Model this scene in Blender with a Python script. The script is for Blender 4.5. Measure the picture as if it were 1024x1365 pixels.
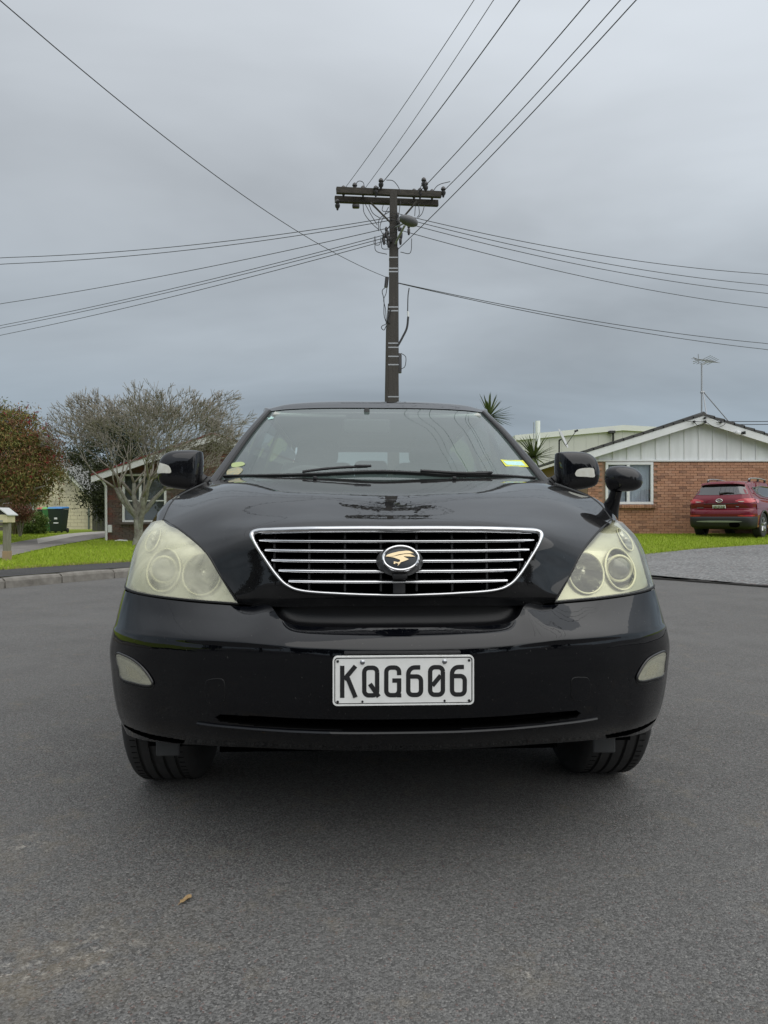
import bpy, bmesh, math, random
import numpy as np
from mathutils import Vector, Matrix
from mathutils.bvhtree import BVHTree
random.seed(7); np.random.seed(7)
SC = bpy.context.scene
for o in list(bpy.data.objects): bpy.data.objects.remove(o)
COL = SC.collection
R = math.radians
# ---------------------------------------------------------------- camera
FPX, CX, YH, HC = 950.0, 512.0, 690.0, 0.965
cam = bpy.data.cameras.new('camera'); camo = bpy.data.objects.new('camera', cam); COL.objects.link(camo)
cam.sensor_fit = 'VERTICAL'; cam.sensor_height = 36.0; cam.lens = 36.0*FPX/1365.0
cam.shift_y = (YH-682.5)/1365.0; cam.clip_start = .05; cam.clip_end = 2000
camo.location = (0, 0, HC); camo.rotation_euler = (R(90), 0, 0)
SC.camera = camo
# ---------------------------------------------------------------- sky, sun, exposure
SUN_EL, SUN_AZ = R(50), R(138)          # azimuth measured from +Y towards +X
sdir = Vector((math.sin(SUN_AZ)*math.cos(SUN_EL), math.cos(SUN_AZ)*math.cos(SUN_EL), math.sin(SUN_EL)))
w = bpy.data.worlds.new('World'); SC.world = w; w.use_nodes = True
nt = w.node_tree; nt.nodes.clear()
def N(t, **k):
    n = nt.nodes.new(t)
    for a, b in k.items(): setattr(n, a, b)
    return n
def L(a, b): nt.links.new(a, b)
out = N('ShaderNodeOutputWorld'); bg = N('ShaderNodeBackground'); bg2 = N('ShaderNodeBackground')
sky = N('ShaderNodeTexSky', sky_type='NISHITA'); sky.sun_disc = False
sky.sun_elevation = SUN_EL; sky.sun_rotation = SUN_AZ
L(sky.outputs[0], bg.inputs[0]); bg.inputs[1].default_value = .055
tc = N('ShaderNodeTexCoord'); sep = N('ShaderNodeSeparateXYZ'); L(tc.outputs['Generated'], sep.inputs[0])
ramp = N('ShaderNodeValToRGB'); L(sep.outputs[2], ramp.inputs[0])
cr_ = ramp.color_ramp
cr_.elements[0].position = 0.0; cr_.elements[0].color = (.44, .52, .60, 1)
cr_.elements[1].position = 1.0; cr_.elements[1].color = (1.02, 1.05, 1.09, 1)
for p, c in ((.10, (.385, .465, .54)), (.22, (.445, .50, .55)), (.40, (.545, .59, .635)), (.58, (.655, .70, .75)), (.78, (.86, .90, .94))):
    e = cr_.elements.new(p); e.color = (*c, 1)
# cloud-plane coordinates: direction / (height + small), soft streaky noise
add = N('ShaderNodeMath', operation='ADD'); L(sep.outputs[2], add.inputs[0]); add.inputs[1].default_value = .22
mx = N('ShaderNodeMath', operation='MAXIMUM'); L(add.outputs[0], mx.inputs[0]); mx.inputs[1].default_value = .12
vd = N('ShaderNodeVectorMath', operation='DIVIDE'); L(tc.outputs['Generated'], vd.inputs[0])
cmb = N('ShaderNodeCombineXYZ')
for i in range(3): L(mx.outputs[0], cmb.inputs[i])
L(cmb.outputs[0], vd.inputs[1])
mp = N('ShaderNodeMapping'); mp.inputs['Scale'].default_value = (.75, 1.5, .6); mp.inputs['Rotation'].default_value = (0, 0, R(-22)); mp.inputs['Location'].default_value = (1.3, .4, 0)
L(vd.outputs[0], mp.inputs[0])
no = N('ShaderNodeTexNoise'); no.inputs['Scale'].default_value = .85; no.inputs['Detail'].default_value = 5; no.inputs['Roughness'].default_value = .52; no.inputs['Distortion'].default_value = .35
L(mp.outputs[0], no.inputs['Vector'])
mr = N('ShaderNodeMapRange'); L(no.outputs[0], mr.inputs[0])
mr.inputs[1].default_value = .28; mr.inputs[2].default_value = .74; mr.inputs[3].default_value = .66; mr.inputs[4].default_value = 1.08
# broad glow of the veiled sun
dt = N('ShaderNodeVectorMath', operation='DOT_PRODUCT'); L(tc.outputs['Generated'], dt.inputs[0]); dt.inputs[1].default_value = sdir
mg = N('ShaderNodeMapRange', interpolation_type='SMOOTHSTEP'); L(dt.outputs['Value'], mg.inputs[0])
mg.inputs[1].default_value = -.5; mg.inputs[2].default_value = .8; mg.inputs[3].default_value = .96; mg.inputs[4].default_value = 1.66
mm = N('ShaderNodeMath', operation='MULTIPLY'); L(mr.outputs[0], mm.inputs[0]); L(mg.outputs[0], mm.inputs[1])
L(ramp.outputs[0], bg2.inputs[0]); L(mm.outputs[0], bg2.inputs[1])
mix = N('ShaderNodeMixShader'); mix.inputs[0].default_value = .9
L(bg.outputs[0], mix.inputs[1]); L(bg2.outputs[0], mix.inputs[2]); L(mix.outputs[0], out.inputs[0])
sl = bpy.data.lights.new('sun', 'SUN'); sl.energy = 1.5; sl.angle = R(95); sl.color = (1, .95, .87)
so = bpy.data.objects.new('sun', sl); COL.objects.link(so); so.rotation_euler = sdir.to_track_quat('Z', 'Y').to_euler()
so.location = (6, -4, 12)
SC.view_settings.view_transform = 'Standard'; SC.view_settings.look = 'None'
SC.view_settings.exposure = 0.0; SC.view_settings.gamma = 1.0; SC.view_settings.use_curve_mapping = False
# ================================================================ helpers
MATS = {}
def mat(name, col, rough=.6, metal=0.0, spec=.5, coat=0.0, noise=None, bump=None, island=None, coatr=.03):
    """noise=(scale, colour2, contrast[, (sx,sy,sz)]); bump=(scale, strength); island=list of colours picked per piece"""
    m = bpy.data.materials.new(name); m.use_nodes = True; t = m.node_tree; b = t.nodes['Principled BSDF']
    b.inputs['Base Color'].default_value = (*col, 1); b.inputs['Roughness'].default_value = rough
    b.inputs['Metallic'].default_value = metal; b.inputs['Specular IOR Level'].default_value = spec
    b.inputs['Coat Weight'].default_value = coat; b.inputs['Coat Roughness'].default_value = coatr
    src = None
    co = t.nodes.new('ShaderNodeTexCoord')
    if island:
        g = t.nodes.new('ShaderNodeNewGeometry'); r = t.nodes.new('ShaderNodeValToRGB'); r.color_ramp.interpolation = 'LINEAR'
        t.links.new(g.outputs['Random Per Island'], r.inputs[0])
        els = r.color_ramp.elements
        while len(els) < len(island): els.new(.5)
        for i, c in enumerate(island): els[i].position = i/(len(island)-1); els[i].color = (*c, 1)
        src = r.outputs[0]
    if noise:
        mpn = t.nodes.new('ShaderNodeMapping'); t.links.new(co.outputs['Object'], mpn.inputs[0])
        if len(noise) > 3: mpn.inputs['Scale'].default_value = noise[3]
        n = t.nodes.new('ShaderNodeTexNoise'); n.inputs['Scale'].default_value = noise[0]; n.inputs['Detail'].default_value = 6; n.inputs['Roughness'].default_value = .62
        t.links.new(mpn.outputs[0], n.inputs['Vector'])
        r = t.nodes.new('ShaderNodeMapRange'); t.links.new(n.outputs[0], r.inputs[0])
        k = noise[2]; r.inputs[1].default_value = .5-k; r.inputs[2].default_value = .5+k
        mxn = t.nodes.new('ShaderNodeMix'); mxn.data_type = 'RGBA'
        t.links.new(r.outputs[0], mxn.inputs[0])
        if src: t.links.new(src, mxn.inputs[6])
        else: mxn.inputs[6].default_value = (*col, 1)
        mxn.inputs[7].default_value = (*noise[1], 1); src = mxn.outputs[2]
    if src: t.links.new(src, b.inputs['Base Color'])
    if bump:
        n = t.nodes.new('ShaderNodeTexNoise'); n.inputs['Scale'].default_value = bump[0]; n.inputs['Detail'].default_value = 4
        t.links.new(co.outputs['Object'], n.inputs['Vector'])
        bp = t.nodes.new('ShaderNodeBump'); bp.inputs['Strength'].default_value = bump[1]; bp.inputs['Distance'].default_value = .01
        t.links.new(n.outputs[0], bp.inputs['Height']); t.links.new(bp.outputs[0], b.inputs['Normal'])
    MATS[name] = m
    return m
def mobj(name, V, F, m, parent=None, smooth=True, tri=False):
    me = bpy.data.meshes.new(name); me.from_pydata([tuple(map(float, v)) for v in V], [], [tuple(map(int, f)) for f in F])
    if smooth: me.polygons.foreach_set('use_smooth', [True]*len(me.polygons))
    me.materials.append(m); o = bpy.data.objects.new(name, me); COL.objects.link(o)
    if parent: o.parent = parent
    return o
def quick(name, V, F, m, parent=None, smooth=False):
    """numpy arrays: all faces the same size"""
    V = np.asarray(V, dtype=np.float32); F = np.asarray(F, dtype=np.int32); k = F.shape[1]
    me = bpy.data.meshes.new(name); me.vertices.add(len(V)); me.vertices.foreach_set('co', V.ravel())
    me.loops.add(F.size); me.loops.foreach_set('vertex_index', F.ravel())
    me.polygons.add(len(F)); me.polygons.foreach_set('loop_start', np.arange(0, F.size, k)); me.polygons.foreach_set('loop_total', np.full(len(F), k))
    if smooth: me.polygons.foreach_set('use_smooth', np.ones(len(F), dtype=bool))
    me.update(calc_edges=True); me.validate(); me.materials.append(m)
    o = bpy.data.objects.new(name, me); COL.objects.link(o)
    if parent: o.parent = parent
    return o
def thing(name, label, cat, loc=(0, 0, 0), rz=0, group=None, parent=None):
    o = bpy.data.objects.new(name, None); COL.objects.link(o); o.location = loc; o.rotation_euler = (0, 0, rz)
    o.empty_display_size = .2
    o['label'] = label; o['category'] = cat
    if group: o['group'] = group
    return o
def tag(o, label, cat, group=None):
    o['label'] = label; o['category'] = cat
    if group: o['group'] = group
    return o
def struct(o): o['kind'] = 'structure'; return o
def stuff(o): o['kind'] = 'stuff'; return o
def cr(P, n):
    P = np.asarray(P, float); k = len(P)
    if k == 2: t = np.linspace(0, 1, n)[:, None]; return P[0]*(1-t)+P[1]*t
    Q = np.vstack([2*P[0]-P[1], P, 2*P[-1]-P[-2]])
    t = np.linspace(0, k-1, n); i = np.minimum(t.astype(int), k-2); f = (t-i)[:, None]
    a, b, c, d = Q[i], Q[i+1], Q[i+2], Q[i+3]
    return .5*(2*b+(c-a)*f+(2*a-5*b+4*c-d)*f**2+(3*b-a-3*c+d)*f**3)
def surf(rows, nu, nv):
    A = np.array([cr(r, nu) for r in rows])
    return np.stack([cr(A[:, j], nv) for j in range(nu)], 1)      # (nv,nu,3)
def gridVF(G, hole=None):
    nv, nu = G.shape[:2]; V = G.reshape(-1, 3); F = []
    for i in range(nv-1):
        for j in range(nu-1):
            a = i*nu+j; f = (a, a+1, a+nu+1, a+nu)
            if hole is not None:
                c = (V[f[0]]+V[f[1]]+V[f[2]]+V[f[3]])/4
                if hole(c): continue
            F.append(f)
    return V, F
def full(row):
    row = [tuple(p) for p in row]
    return [(-x, y, z) for x, y, z in reversed(row[1:])]+row
def mir(G): H = np.array(G, float).copy(); H[..., 0] *= -1; return H
def inpoly(x, y, P):
    c = False; n = len(P); j = n-1
    for i in range(n):
        if (P[i][1] > y) != (P[j][1] > y) and x < (P[j][0]-P[i][0])*(y-P[i][1])/(P[j][1]-P[i][1])+P[i][0]: c = not c
        j = i
    return c
def bvh(V, F): return BVHTree.FromPolygons([tuple(map(float, v)) for v in V], [tuple(map(int, f)) for f in F])
class MB:
    """collects simple solids into one mesh"""
    def __init__(s): s.V = []; s.F = []
    def add(s, V, F):
        o = len(s.V); s.V += [tuple(map(float, v)) for v in V]; s.F += [tuple(int(i)+o for i in f) for f in F]; return s
    def box(s, c, d, M=None):
        x, y, z = d[0]/2, d[1]/2, d[2]/2
        P = [Vector((a*x, b*y, e*z)) for a in (-1, 1) for b in (-1, 1) for e in (-1, 1)]
        if M is not None: P = [M @ p for p in P]
        c = Vector(c)
        return s.add([p+c for p in P], [(0, 1, 3, 2), (4, 6, 7, 5), (0, 4, 5, 1), (2, 3, 7, 6), (0, 2, 6, 4), (1, 5, 7, 3)])
    def tube(s, P, r, n=8, closed=False, sec=None, up=(0, 0, 1)):
        P = [Vector(p) for p in P]; m = len(P); rr = r if hasattr(r, '__len__') else [r]*m
        V = []; prev = None
        for i, p in enumerate(P):
            a = P[(i-1) % m] if (closed or i) else p; b = P[(i+1) % m] if (closed or i < m-1) else p
            t = (b-a); t = t.normalized() if t.length > 1e-9 else Vector((0, 0, 1))
            if prev is None or sec is not None:
                u = Vector(up); u = u-t*u.dot(t)
                if u.length < 1e-3: u = Vector((1, 0, 0)); u = u-t*u.dot(t)
            else: u = prev-t*prev.dot(t)
            u.normalize(); prev = u; v = t.cross(u)
            if sec is not None: V += [p+u*q[1]+v*q[0] for q in sec]
            else: V += [p+(u*math.cos(k*2*math.pi/n)+v*math.sin(k*2*math.pi/n))*rr[i] for k in range(n)]
        k = len(sec) if sec is not None else n; F = []
        for i in range(m if closed else m-1):
            for j in range(k):
                F.append((i*k+j, i*k+(j+1) % k, ((i+1) % m)*k+(j+1) % k, ((i+1) % m)*k+j))
        if not closed: F += [tuple(range(k-1, -1, -1)), tuple((m-1)*k+j for j in range(k))]
        return s.add(V, F)
    def lathe(s, prof, n=32, axis='Z', c=(0, 0, 0), M=None, close=False):
        V = []; F = []; c = Vector(c)
        for r, h in prof:
            for k in range(n):
                a = 2*math.pi*k/n; ca, sa = r*math.cos(a), r*math.sin(a)
                v = Vector((ca, sa, h)) if axis == 'Z' else Vector((h, ca, sa)) if axis == 'X' else Vector((ca, h, sa))
                if M is not None: v = M @ v
                V.append(v+c)
        m = len(prof)
        for i in range(m if close else m-1):
            for k in range(n): F.append((i*n+k, i*n+(k+1) % n, ((i+1) % m)*n+(k+1) % n, ((i+1) % m)*n+k))
        return s.add(V, F)
    def prism(s, poly, d0, d1, plane='XZ'):
        """extrude a polygon (2-D) between two depths"""
        def P(a, b, d): return (a, d, b) if plane == 'XZ' else (d, a, b) if plane == 'YZ' else (a, b, d)
        n = len(poly); V = [P(a, b, d0) for a, b in poly]+[P(a, b, d1) for a, b in poly]
        return s.add(V, [tuple(range(n)), tuple(range(2*n-1, n-1, -1))]+[(i, (i+1) % n, n+(i+1) % n, n+i) for i in range(n)])
    def build(s, name, m, parent=None, smooth=False, bevel=0, seg=2):
        if bevel:
            bm = bmesh.new(); vs = [bm.verts.new(v) for v in s.V]
            for f in s.F:
                try: bm.faces.new([vs[i] for i in f])
                except ValueError: pass
            bmesh.ops.recalc_face_normals(bm, faces=bm.faces)
            eds = [e for e in bm.edges if len(e.link_faces) == 2 and e.calc_face_angle(0) > R(25)]
            bmesh.ops.bevel(bm, geom=eds, offset=bevel, segments=seg, affect='EDGES', profile=.5, clamp_overlap=True)
            me = bpy.data.meshes.new(name); bm.to_mesh(me); bm.free()
            me.materials.append(m); o = bpy.data.objects.new(name, me); COL.objects.link(o)
            if parent: o.parent = parent
        else:
            o = mobj(name, s.V, s.F, m, parent, False)
            bm = bmesh.new(); bm.from_mesh(o.data); bmesh.ops.recalc_face_normals(bm, faces=bm.faces); bm.to_mesh(o.data); bm.free()
        if smooth:
            o.data.polygons.foreach_set('use_smooth', [True]*len(o.data.polygons))
            o.data.set_sharp_from_angle(angle=R(38))
        return o
def pillow(outline, y0, front, back, rings=7, pw=2.2):
    """rounded body from an (x,z) outline: domed towards -y by `front`, towards +y by `back`"""
    P = np.array(outline, float); c = P.mean(0); n = len(P); V = []; F = []
    def ring(s, y): V.extend([(c[0]+(p[0]-c[0])*s, y, c[1]+(p[1]-c[1])*s) for p in P])
    ss = [math.sin(a) for a in np.linspace(.06, math.pi/2, rings)]
    prof = [(s, y0-front*(1-s**pw)**(1/pw)) for s in ss]+[(s, y0+back*(1-s**pw)**(1/pw)) for s in reversed(ss[:-1])]
    for s_, y in prof: ring(s_, y)
    m = len(prof)
    for i in range(m-1):
        for j in range(n): F.append((i*n+j, i*n+(j+1) % n, (i+1)*n+(j+1) % n, (i+1)*n+j))
    F += [tuple(range(n-1, -1, -1)), tuple((m-1)*n+j for j in range(n))]
    return V, F
def closed_cr(P, n):
    P = np.asarray(P, float); k = len(P); t = np.linspace(0, k, n, endpoint=False); i = t.astype(int); f = (t-i)[:, None]
    a, b, c, d = P[(i-1) % k], P[i % k], P[(i+1) % k], P[(i+2) % k]
    return .5*(2*b+(c-a)*f+(2*a-5*b+4*c-d)*f**2+(3*b-a-3*c+d)*f**3)
def copy_tree(o, parent=None):
    c = o.copy(); COL.objects.link(c); c.parent = parent
    for ch in list(o.children): copy_tree(ch, c)
    return c
def wp(px, py, Y): return Vector(((px-CX)*Y/FPX, Y, HC-(py-YH)*Y/FPX))   # pixel + known distance -> point
# ================================================================ ground
def asphalt(name, base, light, stains=True, scale=170.0, rough=.82):
    m = mat(name, base, rough, spec=.15); t = m.node_tree; b = t.nodes['Principled BSDF']
    co = t.nodes.new('ShaderNodeTexCoord')
    def nz(s, d, r=.6):
        n = t.nodes.new('ShaderNodeTexNoise'); n.inputs['Scale'].default_value = s; n.inputs['Detail'].default_value = d; n.inputs['Roughness'].default_value = r
        t.links.new(co.outputs['Object'], n.inputs['Vector']); return n.outputs[0]
    def rng(s, a, b_, c, d):
        r = t.nodes.new('ShaderNodeMapRange'); t.links.new(s, r.inputs[0])
        for i, v in enumerate((a, b_, c, d)): r.inputs[i+1].default_value = v
        return r.outputs[0]
    def mixc(f, a, b_):
        x = t.nodes.new('ShaderNodeMix'); x.data_type = 'RGBA'; t.links.new(f, x.inputs[0])
        for i, v in ((6, a), (7, b_)):
            if isinstance(v, tuple): x.inputs[i].default_value = (*v, 1)
            else: t.links.new(v, x.inputs[i])
        return x.outputs[2]
    vo = t.nodes.new('ShaderNodeTexVoronoi'); vo.inputs['Scale'].default_value = scale; t.links.new(co.outputs['Object'], vo.inputs['Vector'])
    sp = t.nodes.new('ShaderNodeSeparateColor'); t.links.new(vo.outputs['Color'], sp.inputs[0])
    dark = tuple(c*.42 for c in base)
    c = mixc(rng(sp.outputs[0], 0, 1, 0, 1), dark, tuple(v*1.5 for v in base))
    c = mixc(rng(sp.outputs[1], .93, .98, 0, .5), c, light)                      # pale stones
    c = mixc(rng(sp.outputs[2], .965, .98, 0, .5), c, (base[0]*1.5, base[1]*.85, base[2]*.75))  # reddish stones
    c = mixc(rng(nz(scale*.9, 2), .36, .46, .6, 0), c, tuple(v*.3 for v in base))    # pits between stones
    big = rng(nz(.55, 5), .35, .68, 0, .42)
    c = mixc(big, c, tuple(v*1.42 for v in base))
    c = mixc(rng(nz(2.3, 6, .7), .5, .75, 0, .35), c, tuple(v*.62 for v in base))
    if stains:
        c = mixc(rng(nz(5.5, 6, .75), .56, .70, 0, .3), c, (.23, .19, .135))           # dusty brown patches
        c = mixc(rng(nz(9.0, 8, .8), .655, .70, 0, .7), c, (.52, .50, .47))           # chalky spots
        # chalky scuff on the road, with a ragged outline of its own
        for (sx, sy, sr) in ((-.66, 1.58, .17), (-.80, 1.50, .10), (-1.05, 2.1, .12), (.30, 1.50, .05)):
            vs = t.nodes.new('ShaderNodeVectorMath'); vs.operation = 'DISTANCE'; t.links.new(co.outputs['Object'], vs.inputs[0]); vs.inputs[1].default_value = (sx, sy, 0)
            a1 = t.nodes.new('ShaderNodeMath'); a1.operation = 'MULTIPLY'; t.links.new(rng(vs.outputs['Value'], 0, sr, 1, 0), a1.inputs[0]); t.links.new(rng(nz(38, 6, .75), .53, .64, 0, .7), a1.inputs[1])
            c = mixc(a1.outputs[0], c, (.50, .47, .42))
            a2 = t.nodes.new('ShaderNodeMath'); a2.operation = 'MULTIPLY'; t.links.new(rng(vs.outputs['Value'], 0, sr*2.2, 1, 0), a2.inputs[0]); t.links.new(rng(nz(12, 5, .7), .42, .66, 0, .4), a2.inputs[1])
            c = mixc(a2.outputs[0], c, (.20, .165, .115))
    t.links.new(c, b.inputs['Base Color'])
    bp = t.nodes.new('ShaderNodeBump'); bp.inputs['Strength'].default_value = .75; bp.inputs['Distance'].default_value = .004
    ad = t.nodes.new('ShaderNodeMath'); ad.operation = 'ADD'; t.links.new(vo.outputs['Distance'], ad.inputs[0]); t.links.new(nz(scale*.5, 3), ad.inputs[1])
    iv = t.nodes.new('ShaderNodeMath'); iv.operation = 'MULTIPLY'; iv.inputs[1].default_value = -1; t.links.new(ad.outputs[0], iv.inputs[0])
    t.links.new(iv.outputs[0], bp.inputs['Height']); t.links.new(bp.outputs[0], b.inputs['Normal'])
    return m
M_ASPH = asphalt('asphalt', (.126, .124, .120), (.33, .32, .30), scale=215)
M_PATH = asphalt('footpath_asphalt', (.062, .061, .060), (.2, .2, .19), stains=False)
M_APRON = asphalt('chip_seal', (.17, .17, .168), (.46, .46, .46), stains=False, scale=32)
M_KERB = mat('kerb_concrete', (.24, .225, .20), .9, noise=(7, (.11, .10, .085), .25), bump=(60, .6))
M_SOIL = mat('lawn_soil', (.17, .235, .022), .95, spec=.1, noise=(1.2, (.22, .27, .04), .25), bump=(40, .8))
M_GRASS = mat('grass_blade', (.1, .19, .018), .8, spec=.06, island=[(.16, .25, .018), (.26, .36, .028), (.20, .30, .02), (.33, .40, .045), (.36, .34, .11)], noise=(.9, (.24, .32, .035), .2))
M_DRY = mat('dry_grass_blade', (.35, .28, .12), .8, spec=.2, island=[(.32, .25, .11), (.22, .22, .06), (.40, .33, .16)])
M_DRIVE = mat('driveway_concrete', (.24, .225, .205), .92, noise=(2.2, (.13, .12, .11), .22, (1, .35, 1)), bump=(30, .5))
M_DRIVE2 = mat('pale_concrete', (.42, .40, .36), .9, noise=(3, (.3, .285, .26), .3), bump=(30, .4))

def sstep(a, b, x): t = min(max((x-a)/(b-a), 0), 1); return t*t*(3-2*t)
def T(x, y):
    zl = .14+.20*sstep(11, 27, y)*sstep(-8.8, -12.5, x)
    zr = .012+.40*(min(max((y-9.6)/11.4, 0), 1))**1.25
    if y < 9.6: zr = .012
    k = sstep(-2.5, 2.5, x)
    z = zl*(1-k)+zr*k
    if y > 45: z += .004*(y-45)*0
    return z
def gp(px, py):
    """pixel -> point on the terrain"""
    lo, hi = 3.0, 200.0
    f = lambda Y: wp(px, py, Y).z-T(wp(px, py, Y).x, Y)
    for i in range(60):
        mid = (lo+hi)/2
        if f(mid) > 0: lo = mid
        else: hi = mid
    p = wp(px, py, lo); return Vector((p.x, p.y, T(p.x, p.y)))
KC = cr([(-13.5, -6), (-10.4, 0), (-7.6, 5.4), (-6.25, 7.8), (-5.2, 9.65), (-4.19, 11.46), (-3.0, 12.85), (-1.5, 13.65), (0, 13.9), (1.5, 13.45), (3.0, 12.5), (4.2, 11.25), (5.3, 9.86), (6.5, 8.2), (7.9, 6.0), (10.6, 0.6), (13.7, -6)], 97)
tg = np.gradient(KC, axis=0); tg /= np.linalg.norm(tg, axis=1)[:, None]
KN = np.stack([-tg[:, 1], tg[:, 0]], 1)
# lawn edge seen from the road
EDGE = [gp(800, 746), gp(866, 740.5), gp(910, 735), gp(950, 731), gp(990, 729), gp(1024, 727), gp(1100, 724), gp(1250, 722)]
EP = [(p.x, p.y) for p in EDGE]
def beyond_edge(x, y):
    if x < EP[0][0]: return y > EP[0][1]+(EP[0][0]-x)*.6
    for a, b in zip(EP[:-1], EP[1:]):
        if a[0] <= x <= b[0]: return y > a[1]+(b[1]-a[1])*(x-a[0])/(b[0]-a[0])
    return y > EP[-1][1]
rd = struct(mobj('road', [(-300, -300, 0), (300, -300, 0), (300, 400, 0), (-300, 400, 0)], [(0, 1, 2, 3)], M_ASPH, None, False))
ds = [.14, .5, 1, 1.5, 2.0, 2.5, 3, 3.5, 4, 4.5, 5, 5.5, 6, 6.5, 7, 7.5, 8, 9, 10, 11, 12, 13, 14, 15, 16.5, 18, 20, 22, 25, 28, 40, 70, 140]
G = np.zeros((len(ds), len(KC), 3))
for i, d in enumerate(ds):
    for j in range(len(KC)):
        x, y = KC[j]+KN[j]*d
        if d > 5:      # let the sheet fan out without folding
            v = KC[j]-np.array([0, 6.5]); v /= np.linalg.norm(v)
            q = KC[j]+KN[j]*5+v*(d-5); x, y = q
        G[i, j] = (x, y, T(x, y)-(.09 if (x > 1.5 and not beyond_edge(x, y)) else 0))
V, F = gridVF(G); struct(mobj('lawn_ground', V, F, M_SOIL))
# footpath on the left
J0, J1 = 6, 46
dd = [.135, .6, 1.0, 1.42]
Gp = np.array([[(*(KC[j]+KN[j]*d), T(*(KC[j]+KN[j]*d))+.010) for j in range(J0, J1)] for d in dd])
V, F = gridVF(Gp); struct(mobj('footpath', V, F, M_PATH))
# kerb stones: one object each, on a strip of bedding
kerb = struct(mobj('kerb', *gridVF(np.array([[(*(KC[j]+KN[j]*d), z) for j in range(J0, J1)] for d, z in ((.03, -.02), (.03, .10), (.12, .10))])), M_KERB))
arc = np.concatenate([[0], np.cumsum(np.linalg.norm(np.diff(KC, axis=0), axis=1))])
def katt(s): return np.array([np.interp(s, arc, KC[:, 0]), np.interp(s, arc, KC[:, 1])]), np.array([np.interp(s, arc, KN[:, 0]), np.interp(s, arc, KN[:, 1])])
s = arc[J0]; sE = arc[J1-1]
while s < sE-.3:
    ln = random.uniform(.78, .98); V = []; F = []; jz = random.uniform(-.006, .006); jd = random.uniform(-.008, .008)
    sec = [(0, -.03), (.012, .095), (.03, .125), (.06, .140), (.15, .144), (.15, -.03)]
    ns = 5
    for i in range(ns):
        p, n = katt(s+.012+(ln-.024)*i/(ns-1)); e = .006 if i in (0, ns-1) else 0
        for d, z in sec: q = p+n*(d+jd+(e if d < .1 else 0)); V.append((q[0], q[1], z+jz-(e if z > .1 else 0)))
    k = len(sec)
    for i in range(ns-1):
        for j in range(k-1): F.append((i*k+j, i*k+j+1, (i+1)*k+j+1, (i+1)*k+j))
    F += [tuple(range(k)), tuple((ns-1)*k+j for j in range(k-1, -1, -1))]
    mobj('kerb_stone', V, F, M_KERB, kerb, False); s += ln
# vehicle crossing on the right: chip-sealed apron with a thin broken lip
J2, J3 = 52, 92
ap = []; n1, n2 = 60, 40
for i in range(n1):
    row = []
    kp, nrm = katt(arc[J2]+(arc[J3-1]-arc[J2])*i/(n1-1)); a = kp-nrm*.03
    # reach outwards until the lawn edge
    d = 0
    while d < 14 and not beyond_edge(a[0]+nrm[0]*d, a[1]+nrm[1]*d): d += .05
    for t in np.linspace(0, 1, n2):
        x, y = a+nrm*d*t; row.append((x, y, T(x, y)+.016+.012*min(1, t*d/.15)))
    ap.append(row)
V, F = gridVF(np.array(ap)); struct(mobj('driveway_apron', V, F, M_APRON))
M_CRACK = mat('joint_grit', (.035, .033, .03), .95, bump=(80, .8))
mb = MB(); pts = [(*(KC[j]-KN[j]*(.03+random.uniform(-.012, .012))), .006) for j in range(J2, J3)]
mb.tube(cr(pts, 200), [random.uniform(.016, .034) for _ in range(200)], 6); struct(mb.build('gutter_joint', M_CRACK, None, True))
# concrete drive on the left: between two edges seen from the road
lo = [gp(-60, 757), gp(0, 745.5), gp(30, 738.5), gp(70, 729.5), gp(110, 722), gp(143, 716.5)]
hi = [gp(-60, 731), gp(0, 727), gp(30, 722), gp(65, 716.5), gp(100, 711.5), gp(143, 708.5)]
A = cr([tuple(p) for p in lo], 40); B = cr([tuple(p) for p in hi], 40)
Gd = np.array([[(*(A[j]*(1-t)+B[j]*t)[:2], T(*(A[j]*(1-t)+B[j]*t)[:2])+.022) for j in range(40)] for t in np.linspace(0, 1, 12)])
V, F = gridVF(Gd); struct(mobj('driveway', V, F, M_DRIVE))
V, F = gridVF(Gd[6:, 20:]+np.array([0, 0, .006])); struct(mobj('pale_driveway_slab', V, F, M_DRIVE2))
DRV = [(A[j][0], A[j][1]) for j in range(40)]+[(B[j][0], B[j][1]) for j in range(39, -1, -1)]

# ---------------------------------------------------------------- grass blades (nobody could count them)
def blades(name, pts, m, h=(.03, .07), wd=.006):
    n = len(pts); P = np.array(pts); a = np.random.uniform(0, 2*np.pi, n); hh = np.random.uniform(h[0], h[1], n)
    dx, dy = np.cos(a)*wd, np.sin(a)*wd; lean = np.random.normal(0, .45, (n, 2))*hh[:, None]
    V = np.empty((n, 3, 3)); V[:, 0] = P+np.stack([dx, dy, 0*dx], 1); V[:, 1] = P-np.stack([dx, dy, 0*dx], 1)
    V[:, 2] = P+np.stack([lean[:, 0], lean[:, 1], hh], 1)
    F = np.arange(n*3).reshape(n, 3)
    return stuff(quick(name, V.reshape(-1, 3), F, m))
def kerb_d(x, y):
    d = np.hypot(KC[:, 0]-x, KC[:, 1]-y); return d.min()
Pl = []; Pd = []
for j in range(8, 46):                       # left lawn, denser near the footpath
    for d in np.random.uniform(1.36, 1.6, 260):
        q = katt(np.random.uniform(arc[j], arc[j+1])); x, y = q[0]+q[1]*d
        (Pd if random.random() < .55 else Pl).append((x, y, T(x, y)))
cnt = 0
while cnt < 52000:
    x = random.uniform(-17, -1); y = random.uniform(8, 27)
    if abs(x/y) > .66: continue
    if random.random() > min(1, (15/y)**1.6): continue
    if inpoly(x, y, DRV): continue
    dk = kerb_d(x, y)
    if dk < 1.45 or (y < 12 and x > -4): continue
    if x < 0 and y < 9 and x > -6: continue
    Pl.append((x, y, T(x, y))); cnt += 1
cnt = 0
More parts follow.
